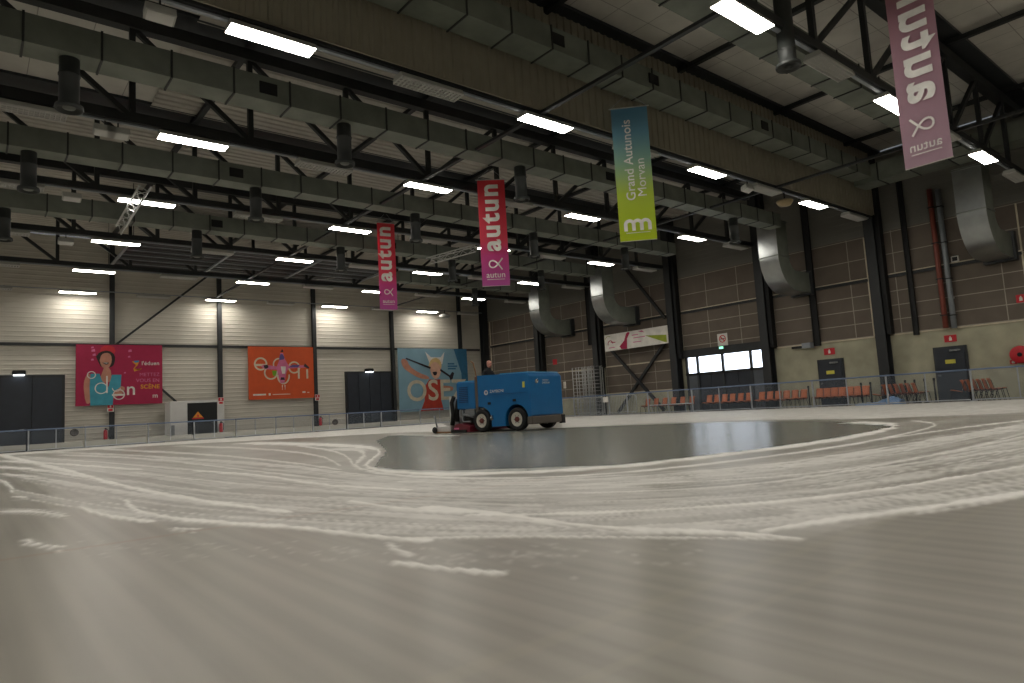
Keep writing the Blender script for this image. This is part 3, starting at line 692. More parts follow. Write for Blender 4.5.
# duct along the panelled wall
r = thing('wall_duct','dark box duct running along the panelled wall above the pipes','duct',(28.6,9.2,9.0)); MB().box((28.25,4.2,9.0),(29.3,11.55,9.7)).build('trunk','galvd',r)
g = MB()
for y in (5.5, 6.8, 8.1, 9.4, 10.6): g.box((28.225,y-.02,8.975),(29.32,y+.02,8.998)); g.box((28.22,y-.02,8.98),(28.248,y+.02,9.72))
g.build('flange','seam',r)
def elbow(yc, label, mtl='shiny', xf=28.0, wd=.92, dp=.95, ztop=8.5, zb=5.3):
    r = thing('elbow_duct', label, 'duct', (xf,yc,zb), 'bright elbow ducts at the panelled wall')
    Ro, Ri = 1.55, .6; cx, cz = xf+Ro, zb+Ro; n = 24
    sec = [((xf, xf+Ro-Ri), ztop), ((xf, xf+Ro-Ri), cz)]
    g = MB(); y0, y1 = yc-wd/2, yc+wd/2
    outer = [(xf,ztop),(xf,cz)] + [(cx-Ro*math.cos(t), cz-Ro*math.sin(t)) for t in [math.pi/2*k/n for k in range(1,n+1)]] + [(XR-.35, zb)]
    inner = [(cx-Ri,ztop),(cx-Ri,cz)] + [(cx-Ri*math.cos(t), cz-Ri*math.sin(t)) for t in [math.pi/2*k/n for k in range(1,n+1)]] + [(XR-.35, cz-Ri)]
    k = len(outer); base = len(g.v)
    for (a_, b_), (c_, d_) in zip(outer, inner): g.v += [(a_,y0,b_),(a_,y1,b_),(c_,y1,d_),(c_,y0,d_)]
    for i in range(k-1):
        for j in range(4):
            g.mi = 1 if j in (1, 3) else 0
            g.face([base+4*i+j, base+4*i+(j+1)%4, base+4*(i+1)+(j+1)%4, base+4*(i+1)+j])
    g.mi = 0; g.face([base,base+1,base+2,base+3]); g.face([base+4*(k-1)+j for j in range(4)])
    g.build('bend',[mtl,'galvd'],r)
    f = MB()
    for z in (cz, ztop-.05): f.box((xf-.03,y0-.03,z-.025),(xf+.0,y1+.03,z+.025)); f.box((xf,y0-.03,z-.025),(cx-Ri+.03,y0-.002,z+.025))
    f.build('flange','galv',r)
    MB().box((XR-.34,y0-.08,zb-.08),(XR-.02,y1+.08,cz-Ri+.08)).build('wall_collar','steel2',r)
for yc, t in ((7.55,'farthest right, by the pipes'),(15.45,'right of the green and blue banner'),(26.1,'above the white sponsor banner'),(31.6,'right above the resurfacer driver')): elbow(yc, 'bright bent air duct curving into the panelled wall, ' + t)

# ================================================================ LIGHT FIXTURES
rowl = ['nearest light row at top right', 'light row along the beige fascia', 'first light row behind the fascia', 'second light row behind the fascia', 'third light row behind the fascia', 'fourth light row behind the fascia', 'light row closest to the cream wall']
fx_lit = fx_off = None; ZL = 7.87
def lit_fixture():
    r = thing('ceiling_light','','ceiling light',(0,0,ZL),'lit ceiling lights')
    g = MB(); g.prism([(-.2,0),(.2,0),(.15,.11),(-.15,.11)], lambda u,v,t:(t,u,ZL+.012+v), -.8, .8); g.build('housing','off',r)
    MB().box((-.79,-.185,ZL),(.79,.185,ZL+.01)).build('diffuser','lamp',r)
    MB().box((-.5,-.02,ZL+.122),(-.46,.02,ZL+.19)).box((.46,-.02,ZL+.122),(.5,.02,ZL+.19)).build('bracket','steel',r)
    return r
def off_fixture():
    r = thing('ceiling_light','','ceiling light',(0,0,ZL),'unlit ceiling lights')
    g = MB(); g.prism([(-.2,0),(.2,0),(.15,.11),(-.15,.11)], lambda u,v,t:(t,u,ZL+.012+v), -.8, .8); g.build('housing','off',r)
    g = MB(); g.box((-.8,-.2,ZL-.03),(.8,-.185,ZL+.011)).box((-.8,.185,ZL-.03),(.8,.2,ZL+.011))
    for k in range(17): g.box((-.8+k*.099,-.185,ZL-.03),(-.79+k*.099,.185,ZL+.011))
    g.build('louvre','white',r)
    for y in (-.11, 0, .11): MB().tube([(-.77,y,ZL-.008),(.77,y,ZL-.008)],.012,8).build('tube','white',r)
    MB().box((-.5,-.02,ZL+.122),(-.46,.02,ZL+.19)).box((.46,-.02,ZL+.122),(.5,.02,ZL+.19)).build('bracket','steel',r)
    return r
for i, b_ in enumerate(ROWS):
    vi = i-4; nl = no_ = 0
    for k in range(-5, 9):
        a_ = (.61 + .4875*k)*7.17
        if a_ < X0+1: continue
        lit = k % 2 == 0
        if vi < 0 or a_ < .2:
            if not lit: continue
        inv = vi >= 0 and a_ > 0.2
        rl = rowl[vi] if vi >= 0 else 'rows behind the camera'
        if lit:
            fx = fx_lit
            lb = 'lit strip light, %s from left in the %s' % (ORD[nl], rl) if inv else 'lit white strip light of the unseen rows'
            if inv: nl += 1
        else:
            fx = fx_off; lb = 'unlit strip light, %s from left in the %s' % (ORD[no_], rl); no_ += 1
        if fx is None:
            fx = lit_fixture() if lit else off_fixture(); fx.location = (a_,b_,ZL); fx['label'] = lb
            if lit: fx_lit = fx
            else: fx_off = fx
        else: dup(fx, (a_,b_,ZL), lb)
    if vi >= 0:
        tag(MB().box((X0+.3,b_-.045,8.0),(XR-.8,b_+.045,8.04)).build('cable_rail','greyp',None,(0,b_,8.0)), 'thin pale cable rail over the ' + rl, 'rail', 'cable rails over the light rows')
# small pale floodlights between the fittings
fl = None
for k, (px, py, t) in enumerate(((118,109,'left of the first lit light in the first row behind the fascia'),(160,7,'at the very top left beside the fascia'),(72,181,'at the left in the second row behind the fascia'),(66,224,'at the left in the third row behind the fascia'),(105,122,'under the left round duct outlet'),(746,172,'under the fascia right of the green banner'))):
    b_ = ROWV[[2,1,3,4,2,1][k]]; q = ony(px, py, b_)
    if fl is None:
        fl = thing('floodlight','','floodlight',(0,0,0),'small unlit floodlights')
        g = MB(); g.prism([(-.14,0),(.14,-.08),(.14,.06),(-.1,.14)], lambda u,v,t:(t,u,v), -.3, .3); g.build('housing','off',fl)
        g = MB(); g.prism([(-.125,-.016),(.125,-.087),(.125,-.095),(-.125,-.024)], lambda u,v,t:(t,u,v), -.26, .26); g.build('glass','white',fl)
        MB().box((-.02,-.02,.1),(.02,.02,.28)).build('bracket','steel',fl); fl.location = (q.x,q.y,7.73); fl.scale = (.8,.8,1); fl['label'] = 'small pale floodlight ' + t
    else: dup(fl, (q.x,q.y,7.73), 'small pale floodlight ' + t)
q = ony(785,204.5,ROWV[1]); q.z = 7.6; r = thing('siren','round amber ceiling siren under the end of the fascia','siren',(q.x,q.y,7.6))
MB().lathe((q.x,q.y,7.62),(0,0,1),[(.001,-.12),(.2,-.1),(.27,0),(.29,.03),(.29,.08),(.1,.14),(.001,.14)]).build('dome','siren',r); MB().tube([(q.x,q.y,7.76),(q.x,q.y,8.1)],.03,8).build('stem','steel',r)
q = ony(444,302,ROWV[6]); q.z = 7.6; r = thing('horn_speaker','round pale horn speaker near the cream wall, right of the left red banner','siren',(q.x,q.y,7.6))
MB().lathe((q.x,q.y,7.62),(0,0,1),[(.001,-.1),(.3,-.1),(.42,0),(.42,.08),(.15,.2),(.001,.2)]).build('dome','off',r); MB().tube([(q.x,q.y,7.82),(q.x,q.y,8.1)],.03,8).build('stem','steel',r)

# ================================================================ HANGING BANNERS
def banner(pt, zt, wpx0, wpx1, hgt, zcam, stops, label, paint, transl=.35, lean=0):
    """pt: pixel of the top middle; the cloth hangs from there"""
    T = onz(*pt, zt) if zcam is None else atdepth(*pt, zcam)
    return T
def hang(T, wd, hgt, yaw, stops, label, deco, transl=.42, edge='pwhite'):
    """yaw: direction of the cloth's width on plan"""
    r = thing('hanging_banner', label, 'banner', T, None, yaw); n = 14
    m_ = cloth('banner_cloth', stops, transl, -hgt, 0)
    g = MB(); th = .006
    for t in (-th/2, th/2):
        for k in range(n+1):
            for j in range(5): g.v.append((-wd/2+wd*j/4, t + .007*math.sin(k*.55)*(k/n), -hgt*k/n))
    W = 5
    for s_ in range(2):
        for k in range(n):
            for j in range(4):
                q = s_*(n+1)*W; g.face([q+k*W+j, q+k*W+j+1, q+(k+1)*W+j+1, q+(k+1)*W+j], True)
    g.build('cloth', m_, r)
    MB().tube([(-wd/2-.05,0,.0),(wd/2+.05,0,.0)],.016,8).build('top_rod','alu',r); MB().tube([(-wd/2,.02*math.sin(n*.55),-hgt),(wd/2,.02*math.sin(n*.55),-hgt)],.014,8).build('bottom_rod',edge,r)
    g = MB()
    for sx in (-1, 1): g.tube([(sx*wd/2,0,.01),(sx*.05,0,.35)],.006,5)
    g.build('cord','greyp',r)
    deco(r); return r
def side_fn(sgn=-1):   # print plane: u to the right as seen from the camera, v up
    return lambda u, v, t: (u, sgn*(.028 + t), v)
MT['print_soft'] = mat('print_soft_white', 'f4f0ea', .8); MT['print_back'] = mat('print_seen_through', 'e8e6e0', .8)
def leaf(mb, fn, u, v, s, sx=1):
    """looped ribbon mark: a leaf outline with a crossing tail"""
    pts = [(-.55,.25),(-.2,.45),(.2,.35),(.5,.0),(.2,-.25),(-.2,-.2),(-.45,.05),(-.2,.3),(.25,.5),(.6,.62)]
    pts = smooth([(u+a_*s*sx, v+b_*s) for a_, b_ in [(.65,.5),(.3,.05),(-.05,-.3),(-.4,-.3),(-.55,0),(-.4,.3),(-.05,.3),(.3,-.05),(.6,-.5)]], 2)
    for (a_, b_), (c_, d_) in zip(pts[:-1], pts[1:]):
        dx, dy = c_-a_, d_-b_; l_ = math.hypot(dx, dy) or 1; nx, ny = -dy/l_*s*.06, dx/l_*s*.06
        mb.prism([(a_-nx,b_-ny),(c_-nx,d_-ny),(c_+nx,d_+ny),(a_+nx,b_+ny)], fn, 0, .003)
def autun_deco(hgt, wd, m_='print_soft', mirror=False):
    def d(r):
        fn = side_fn(); g = MB(); ln = max(v[0] for v in TXT['autun'][0]); sz = hgt*.63/ln
        if not mirror: g.text('autun', fn, sz, wd*.22, -hgt*.365, 0, .003, True, math.pi/2)
        else: g.text('autun', fn, sz, -wd*.22, -hgt*.365, 0, .003, True, math.pi/2, False) if False else g.text('autun', lambda u,v,t: fn(-u,v,t), sz, wd*.22, -hgt*.365, 0, .003, True, math.pi/2)
        g.build('lettering', m_, r)
        f2 = fn if not mirror else (lambda u,v,t: fn(-u,v,t)); g = MB()
        # the mark: a leaf loop with crossing tail above the small name
        leaf(g, lambda u,v,t: f2(v, u, t) if False else f2(u, v, t), 0, -hgt*.80, wd*.42)
        g.build('emblem', m_, r); g = MB(); g.text('autun_s', f2, wd*.3, 0, -hgt*.925, 0, .003); rect(g, f2, -wd*.32, -hgt*.945, wd*.32, -hgt*.94, 0, .003)
        g.build('town_name', m_, r)
    return d
def toward(T, extra=0.):   # yaw that makes the cloth face the camera, turned by extra
    return math.atan2(T.y, T.x) - math.pi/2 + extra
red_stops = [(0,'d070b8'),(.28,'dc60a0'),(.42,'e85e74'),(1,'e8545c')]
T = onz(490.5,179.8,8.25); hang(T, .9, 3.55, toward(T,.06), red_stops, 'red and purple town banner, right of the two facing the camera', autun_deco(3.55,.9))
T = onz(385.5,223,8.25); hang(T, .70, 3.45, toward(T,.3), red_stops, 'red and purple town banner hanging farther back, left of the two', autun_deco(3.45,.70))
def ga_deco(r):
    fn = side_fn(); g = MB(); hgt, wd = 3.5, .92
    ln = max(v[0] for v in TXT['grand'][0]); sz = hgt*.61/ln
    g.text('grand', fn, sz, .0, -hgt*.40, 0, .003, True, math.pi/2); lm = max(v[0] for v in TXT['morvan'][0])
    g.text('morvan', fn, sz, wd*.31, -hgt*.68+lm*sz/2, 0, .003, True, math.pi/2); g.build('lettering','print_soft',r)
    g = MB(); v0 = -hgt*.93
    for i in range(3):        # three arches of the big m
        ringp(g, fn, -.2+i*.2, v0+.16, .145, .085, 0, .003, 0, math.pi, 12)
    for u in (-.3,-.1,.1,.3): rect(g, fn, u-.045, v0, u+.045, v0+.17, 0, .003)
    rect(g, fn, -.3, v0-.06, .3, v0-.045, 0, .003); g.build('emblem','print_soft',r)
T = onz(628.5,107.5,8.25); hang(T, .92, 3.5, toward(T,.08), [(0,'cfe040'),(.35,'c8da60'),(.6,'a0c4b2'),(.8,'82b0c2'),(1,'70a2be')], 'green to blue district banner with two lines of lettering', ga_deco)
T = atdepth(905.5,-24,12.5); hang(T, .78, 3.62, toward(T,-.3), [(0,'c9b0bc'),(.5,'c6a6b2'),(1,'be949e')], 'pale pink banner seen from its back at the top right', autun_deco(3.62,.78,'print_back',True), .55)  # cloth's back side; backlit haze and glare are put into these pale stops

# ================================================================ POSTERS
def poster(name, p0, p1, m_, label, frame='white'):
    a_, b_ = ony(*p0, YL-.37), ony(*p1, YL-.37); wd, ht = b_.x-a_.x, a_.z-b_.z
    r = thing(name, label, 'poster', (a_.x,YL-.37,b_.z), 'posters on the cream wall'); fn = LF(a_.x, b_.z, YL-.37)
    rect(MB(), fn, 0, 0, wd, ht, -.06, 0).build('sheet', m_, r)
    return r, fn, wd, ht
def pp(mb, fn, wd, ht, pts, t, sm=0):
    pts = [(u*wd, v*ht) for u, v in pts]
    if sm: pts = smooth(pts + [pts[0]], sm)[:-1]
    return mb.prism(pts, fn, t, t+.003)
# crimson poster: laughing woman in a teal waistcoat, loose letters, slogan
r, fn, wd, ht = poster('poster', (76,344.3), (162.5,403.2), 'pmag', 'crimson poster of a laughing woman in teal with slogan')
def part(nm, m_, shapes, t, par=None, sm=1):
    g = MB()
    for s_ in shapes: pp(g, fn, wd, ht, s_, t, sm)
    return g.build(nm, m_, par or r)
part('printed_hat','ppink' if False else 'red',[[(.26,.86),(.28,.98),(.42,.99),(.45,.86),(.35,.83)]],.004)
part('printed_hair','phair',[[(.22,.80),(.26,.88),(.36,.91),(.44,.83),(.43,.68),(.39,.62),(.28,.62),(.25,.70)]],.008)
part('printed_skin','pskin',[[(.26,.74),(.28,.84),(.34,.87),(.39,.84),(.40,.72),(.37,.62),(.32,.60),(.28,.64)],[(.31,.62),(.38,.62),(.40,.44),(.44,.40),(.30,.36),(.26,.42)],[(.10,.12),(.08,.36),(.12,.52),(.16,.52),(.15,.38),(.17,.06),(.12,.02)],[(.40,.10),(.52,.18),(.56,.28),(.50,.32),(.40,.26)]],.012)
part('printed_waistcoat','pteal',[[(.16,.0),(.15,.30),(.16,.52),(.26,.52),(.29,.40),(.36,.30),(.40,.50),(.51,.50),(.50,.30),(.42,.20),(.41,.0)]],.016,None,0)
part('printed_mouth','pdark',[[(.29,.70),(.34,.71),(.37,.70),(.34,.66)]],.018); part('printed_teeth','pwhite',[[(.30,.70),(.36,.70),(.34,.685)]],.022)
def letter(*fs):
    g = MB()
    for f_ in fs: f_(g)
    g.build('printed_letter', LM, r)
LM = 'pwhite'
letter(lambda g: ringp(g, fn, .28*wd, .28*ht, .30, .05, .022, .026), lambda g: rect(g, fn, .335*wd, .2*ht, .352*wd, .48*ht, .0225, .0265))
letter(lambda g: ringp(g, fn, .17*wd, .5*ht, .2, .045, .022, .026))
letter(lambda g: ringp(g, fn, .48*wd, .17*ht, .28, .05, .022, .026), lambda g: rect(g, fn, .40*wd, .15*ht, .55*wd, .18*ht, .0225, .0265))
letter(lambda g: ringp(g, fn, .45*wd, .28*ht, .2, .04, .022,.026, math.pi, 2*math.pi))
letter(lambda g: g.text('bn', fn, .95, .62*wd, .16*ht, .022))
g = MB()
for u, v, s_ in ((.18,.95,.05),(.19,.9,.07),(.2,.83,.06),(.61,.9,.07),(.6,.8,.05),(.18,.75,.05),(.55,.53,.04)): pp(g, fn, wd, ht, [(u-s_*.3,v-s_*.3),(u+s_*.3,v-s_*.2),(u+s_*.2,v+s_*.4),(u-s_*.3,v+s_*.2)], .022)
g.build('printed_confetti','ppink',r)
g = MB(); g.text('eduen', fn, .21*wd/tw('eduen'), .855*wd, .66*ht, .006); g.text('m', fn, .36, .91*wd, .10*ht, .006); g.build('venue_name','pwhite',r)
g = MB(); g.text('mettez', fn, .24*wd/tw('mettez'), .845*wd, .47*ht, .006); g.text('vous', fn, .28*wd/tw('vous'), .82*wd, .37*ht, .006); g.build('slogan','ppink',r)
g = MB(); g.text('scene', fn, .23*wd/tw('scene'), .85*wd, .26*ht, .006); g.build('slogan_word','pgold',r)
g = MB(); pp(g, fn, wd, ht, [(.63,.72),(.72,.73),(.70,.66),(.66,.60),(.72,.57),(.75,.60),(.66,.55),(.65,.60),(.68,.66)],.006); g.build('venue_emblem','pgold',r)
g = MB(); pp(g, fn, wd, ht, [(.65,.73),(.72,.74),(.71,.71),(.67,.70)],.01); g.build('venue_emblem_tip','pblue',r)
# orange poster
r, fn, wd, ht = poster('poster', (248,346.4), (314.3,397.6), 'porange', 'orange poster with cream loop letters around a tumbling figure')
LM = 'pcream'
letter(lambda g: ringp(g, fn, .18*wd, .67*ht, .4, .1, .006, .01), lambda g: rect(g, fn, .1*wd,.63*ht,.26*wd,.67*ht,.0065,.0105))
letter(lambda g: ringp(g, fn, .33*wd, .5*ht, .42, .09, .006,.01, .75*math.pi, 2.1*math.pi), lambda g: ringp(g, fn,.46*wd,.66*ht,.4,.08,.0065,.0105,.5*math.pi,1.2*math.pi))
letter(lambda g: ringp(g, fn, .52*wd, .44*ht, .4, .09, .007,.011, math.pi*.95, 2.05*math.pi, ry=.52))
letter(lambda g: ringp(g, fn, .69*wd, .6*ht, .38, .09, .006,.01, 0, 2*math.pi), lambda g: rect(g, fn, .745*wd,.38*ht,.775*wd,.62*ht,.0065,.0105))
letter(lambda g: rect(g, fn,.88*wd,.38*ht,.91*wd,.56*ht,.006,.01))
g = MB(); pp(g, fn, wd, ht, [(.47,.30),(.53,.30),(.57,.52),(.60,.58),(.90,.60),(.90,.64),(.60,.64),(.55,.76),(.52,.88),(.48,.88),(.46,.74),(.42,.62),(.22,.66),(.18,.62),(.24,.57),(.42,.56)],.012); g.build('printed_figure','ppink',r)
g = MB(); pp(g, fn, wd, ht, [(.46,.74),(.47,.86),(.52,.86),(.55,.76)],.016,1); pp(g, fn, wd, ht, [(.6,.60),(.75,.60),(.78,.65),(.66,.65)],.016); g.build('printed_costume','pviolet',r)
g = MB(); pp(g, fn, wd, ht, [(.22,.64),(.28,.66),(.30,.60),(.24,.57)],.016,1); pp(g, fn, wd, ht, [(.84,.62),(.92,.57),(.93,.60),(.86,.68)],.016); pp(g, fn, wd, ht, [(.48,.9),(.51,.96),(.53,.9)],.016); pp(g, fn, wd, ht,[(.47,.36),(.54,.36),(.53,.41),(.48,.41)],.016); g.build('printed_hair','pdark',r)
g = MB(); pp(g, fn, wd, ht, [(.345,.54),(.36,.44),(.40,.44),(.42,.54)],.016); g.build('printed_cup','pgreen',r)
g = MB(); pp(g, fn, wd, ht, [(.5,.48),(.545,.48),(.56,.62),(.48,.62)],.016); g.text('excl', fn, .4, .5*wd, .18*ht, .006); g.text('excl', fn, .4, .54*wd, .18*ht, .006)
for u0, u1, v, h_ in ((.06,.25,.075,.03),(.29,.32,.07,.04),(.35,.62,.08,.012),(.81,.86,.1,.03),(.89,.92,.1,.015)): rect(g, fn, u0*wd, v*ht, u1*wd, (v+h_)*ht, .006, .01)
g.build('small_print','pwhite',r)
# sky-blue poster: singing child with a microphone stand
r, fn, wd, ht = poster('poster', (397.5,348.2), (469.5,408.6), 'psky', 'sky blue poster of a singing child with big pale letters')
part('deep_blue_edge','pdkblue',[[(.92,0),(1,0),(1,1),(.80,1),(.90,.6)]],.004,None,0)
part('pale_burst','pwhite',[[(.38,.95),(.46,.86),(.60,.86),(.66,.95),(.62,.75),(.44,.75)]],.004,None,0)
part('printed_arm','pskin',[[(.04,.80),(.06,.84),(.12,.82),(.15,.72),(.26,.62),(.42,.55),(.42,.50),(.28,.52),(.14,.62),(.06,.70)]],.008); part('printed_arm','pskin',[[(.60,.40),(.76,.38),(.77,.32),(.70,.30),(.60,.36)]],.008)
part('printed_top','pred',[[(.28,0),(.34,.16),(.36,.40),(.42,.50),(.58,.50),(.62,.40),(.58,.16),(.61,0)]],.012,None,0)
part('printed_face','pskin2',[[(.43,.70),(.46,.80),(.53,.83),(.59,.78),(.60,.66),(.57,.54),(.51,.50),(.46,.55)]],.016)
part('printed_hair','pblond',[[(.41,.68),(.44,.80),(.50,.85),(.57,.84),(.61,.76),(.60,.66),(.57,.76),(.50,.79),(.45,.74)]],.02)
part('printed_mouth','pdark',[[(.47,.62),(.54,.63),(.53,.57),(.49,.56)]],.02)
part('printed_microphone_stand','pdark',[[(.10,.83),(.11,.85),(.45,.70),(.44,.67)],[(.58,.64),(.59,.67),(.74,.55),(.73,.52)],[(.71,.54),(.76,.62),(.79,.60),(.76,.50),(.73,.48)]],.024,None,0)
g = MB(); g.text('osez', fn, wd*.86/tw('osez'), .535*wd, .17*ht, .028); g.build('headline','pcream',r)
g = MB()
for v, u1 in ((.74,.80),(.70,.84),(.66,.82)): rect(g, fn, .70*wd, v*ht, u1*wd, (v+.025)*ht, .006, .01)
g.build('text_block','pdkblue',r)
# white sponsor banner on the panelled wall
a_, b_ = onx(604,335.5,30.39), onx(668.5,343,30.39); yl, yr, z1, z0 = a_.y, b_.y, a_.z, b_.z
r = thing('sponsor_banner','long white banner with red figure and olive wedge on the wall','banner',(30.39,yl,z0)); fn = RF(yl, z0, 30.39); wd, ht = yl-yr, z1-z0
rect(MB(), fn, 0,0,wd,ht,-.03,0).build('sheet','pwhite',r)
g = MB(); pp(g, fn, wd, ht, [(.28,.02),(.37,.0),(.38,.6),(.43,.92),(.40,.98),(.37,.9),(.33,.5),(.25,.2)],.004); ringp(g, fn, .1*wd,.42*ht,.22,.05,.004,.008,0,math.pi*1.1,12); pp(g, fn, wd, ht, [(.12,.55),(.2,.5),(.17,.46),(.1,.5)],.004); g.build('red_figure','pmag',r)
g = MB(); pp(g, fn, wd, ht, [(.66,.62),(.98,.48),(.98,.06),(.94,.1)],.004); ringp(g, fn, .07*wd,.62*ht,.3,.03,.004,.008,.3*math.pi,.9*math.pi,8); g.build('olive_wedge','polive',r)
g = MB()
for u0,u1,v in ((.46,.56,.72),(.48,.66,.55),(.47,.6,.3),(.07,.17,.16)): rect(g, fn, u0*wd, v*ht, u1*wd, (v+.05)*ht, .004,.008)
pp(g, fn, wd, ht, [(.56,.9),(.66,.8),(.62,.95)],.004); g.build('small_print','ppink',r)

# ================================================================ THINGS ALONG THE CREAM WALL
x0, x1, x2, x3 = [ony(x, 410, 39.2).x for x in (170, 187.5, 217, 224.3)]
r = thing('technical_cabinet','white equipment cabinet with black front and warning triangle','cabinet',(x0,39.2,-.03))
MB().rbox((x0,39.2,-.03),(x3,40.4,2.12),.02).build('body','white',r)
d = MB().box((x1,39.15,.28),(x2,39.2,2.0)).build('front_panel','black',r)
fn = LF((x1+x2)/2-.25, 1.32, 39.14); g = MB(); g.prism([(-.26,-.12),(.26,-.12),(0,.2)], fn, 0, .01); g.build('warning_triangle','pgold',d)
g = MB(); rect(g, fn, -.3,-.2,.3,-.14,0,.01); g.prism([(-.07,-.08),(.07,-.08),(0,.08)], fn, .01, .02); g.build('warning_stripe','red',d)
MB().box((x0+.05,39.1,.1),(x0+.2,39.2,.85)).build('vent_box','mech',r)
def extinguisher(px, py, y, label):
    q = ony(px, py, y); z = q.z-.25; r = thing('fire_extinguisher', label, 'fire extinguisher', (q.x,y,z), 'fire extinguishers along the cream wall')
    MB().lathe((q.x,y,z),(0,0,1),[(.001,0),(.085,0),(.09,.03),(.09,.4),(.07,.47),(.03,.5),(.001,.5)],16).build('body','red',r)
    MB().box((q.x-.03,y-.1,z+.5),(q.x+.03,y+.04,z+.58)).build('valve','black',r); MB().tube([(q.x+.03,y-.05,z+.54),(q.x+.13,y-.05,z+.45),(q.x+.13,y-.03,z+.1)],.015,6).build('hose','black',r)
    MB().box((q.x-.05,y+.085,z+.2),(q.x+.05,y+.19,z+.26)).build('bracket','steel',r)
extinguisher(221, 427.5, 39.0, 'red fire extinguisher on the white cabinet front'); extinguisher(105.5, 434.5, YL-.47, 'red fire extinguisher at the column under the crimson poster'); extinguisher(320.5, 421.5, YL-.47, 'red fire extinguisher at the column by the orange poster')
for (px, py, y, t) in ((110.5,408.0,YL-.31,'under the crimson poster'),(221,401,39.17,'on the corner of the white cabinet'),(317.5,397.5,YL-.31,'right below the orange poster')):
    q = ony(px, py, y); fn = LF(q.x, q.z, y); r = thing('extinguisher_sign','small white and red extinguisher sign ' + t,'sign',(q.x,y,q.z),'extinguisher signs along the cream wall')
    rect(MB(), fn, -.16,-.2,.16,.2,-.02,.0).build('plate','pwhite',r); g = MB(); rect(g, fn, -.14,0,.14,.18,0,.006); rect(g, fn,-.1,-.16,.1,-.04,0,.006); g.build('red_field','red',r); g = MB(); rect(g, fn,-.03,.03,.03,.14,.006,.01); g.build('pictogram','pwhite',r)
for px, py, t in ((74.5,432.5,'left of the crimson poster column'),(335.5,422,'left of the double hall door')):
    q = ony(px, py, YL-.1); tag(MB().lathe((q.x,YL-.06,q.z),(0,-1,0),[(.19,-.03),(.19,.04),(.15,.06),(.13,.03),(.001,.03)],20).build('wall_outlet','bumper',None,(q.x,YL-.06,q.z)), 'round brownish wall outlet ' + t, 'outlet', 'round outlets low on the cream wall')

# ================================================================ RINK FENCE
def fence_panel(P0, P1, mids, ztop, label, thick=(1,1), group='rink fence panels', kick=.0, frosted=False):
    P0, P1 = Vector(P0), Vector(P1); d = (P1-P0); L_ = d.length; yaw = math.atan2(d.y, d.x)
    r = thing('fence_panel', label, 'fence', P0, group, yaw)
    MB().tube([(0,0,ztop),(L_-.02,0,ztop)],.03,10).build('top_rail','rail',r)
    MB().box((.02,-.02,.06),(L_-.04,.02,.1)).build('bottom_rail','post',r)
    MB().box((.03,-.03,.02),(.085,.03,ztop-.025)).box((-.04,-.12,.02),(.15,.12,.045)).build('post','post',r)
    for m_ in mids: MB().box((m_*L_-.018,-.02,.1),(m_*L_+.018,.02,ztop-.025)).build('mid_post','post',r)
    MB().box((.09,-.006,.1),(L_-.04,.006,ztop-.04)).build('clear_panel','pane',r)
    if frosted: MB().box((.09,-.014,.1),(L_-.04,-.008,.34)).build('frosted_strip','frost',r)
    return r
px = [-25.,27,56,84,122,147,170,193,215,235,256,275,294,312,330,347,365,381,400,420,440,460]
xs = [ony(x, 432, FY).x for x in px]
pairs = [(0,1,2)] 
xs = [xs[1]-2.25] + xs[1:]
seq = list(range(1, len(xs), 2)); tn_ = 0
names = ['first','second','third','fourth','fifth','sixth','seventh','eighth','ninth','tenth','eleventh']
bnd = [xs[1]-2.15] + [xs[i] for i in range(1, len(xs), 2)]
for i in range(len(bnd)-1):
    m_ = .5
    fence_panel((bnd[i],FY,0),(bnd[i+1],FY,0),[m_],.985,'clear rink fence panel along the cream wall, %s from the left' % ORD[i],frosted=True)
last = bnd[-1]; k = 0
while last < FX-2.3:
    fence_panel((last,FY,0),(last+2.05,FY,0),[.5],.985,'clear rink fence panel before the cream wall, %s one behind the resurfacer' % ORD[k],frosted=True); last += 2.05; k += 1
fence_panel((last,FY,0),(FX,FY,0),[.5],.985,'clear rink fence panel meeting the far corner of the rink',frosted=True)
ys = [onx(x, 385, FX).y for x in (970,885,811,749,690)]
step = 3.0; ys = ys + [ys[-1]+step*.93*k for k in (1,2,3,4)]
ys = [ys[0]-2.9, ys[0]-0] + ys[1:]
ys = [y for y in ys if y < FY-.6] + [FY-.08]
for i in range(len(ys)-1):
    fence_panel((FX,ys[i+1],0),(FX,ys[i],0),[.5],1.15,'clear rink fence panel before the orange chairs, %s from the right' % ORD[i])

# ================================================================ CROWD BARRIERS
def barrier(L_=2.2, h=1.12):
    r = thing('crowd_barrier','','barrier',(0,0,-.03),None,0.)
    g = MB(); g.tube([(0,0,.18),(0,0,h-.08),(.08,0,h),(L_-.08,0,h),(L_,0,h-.08),(L_,0,.18)],.021,8); g.build('frame','alu',r); MB().tube([(0,0,.18),(L_,0,.18)],.018,8).build('lower_bar','alu',r)
    for k in range(1, 18): MB().tube([(L_*k/18,0,.18),(L_*k/18,0,h)],.009,6).build('bar','alu',r)
    for x in (.25, L_-.25): MB().tube([(x,-.28,.02),(x,-.2,.1),(x,0,.18),(x,.2,.1),(x,.28,.02)],.018,6).build('foot','alu',r)
    return r
br = barrier(); first = True
lb = ['standing left of the leaning stack', 'standing in front of the leaning stack', 'standing right of the leaning stack under cross braces']
for (y, x, ry), t in zip(((29.3,29.0,-math.pi/2),(26.75,28.9,-math.pi/2)), lb):
    o = br if first else dup(br, (0,0,0), None, 0); first = False
    o.location = (x,y,-.03); o.rotation_euler = (0,0,ry); o['label'] = 'grey steel crowd barrier ' + t; o['group'] = 'crowd barriers behind the fence'
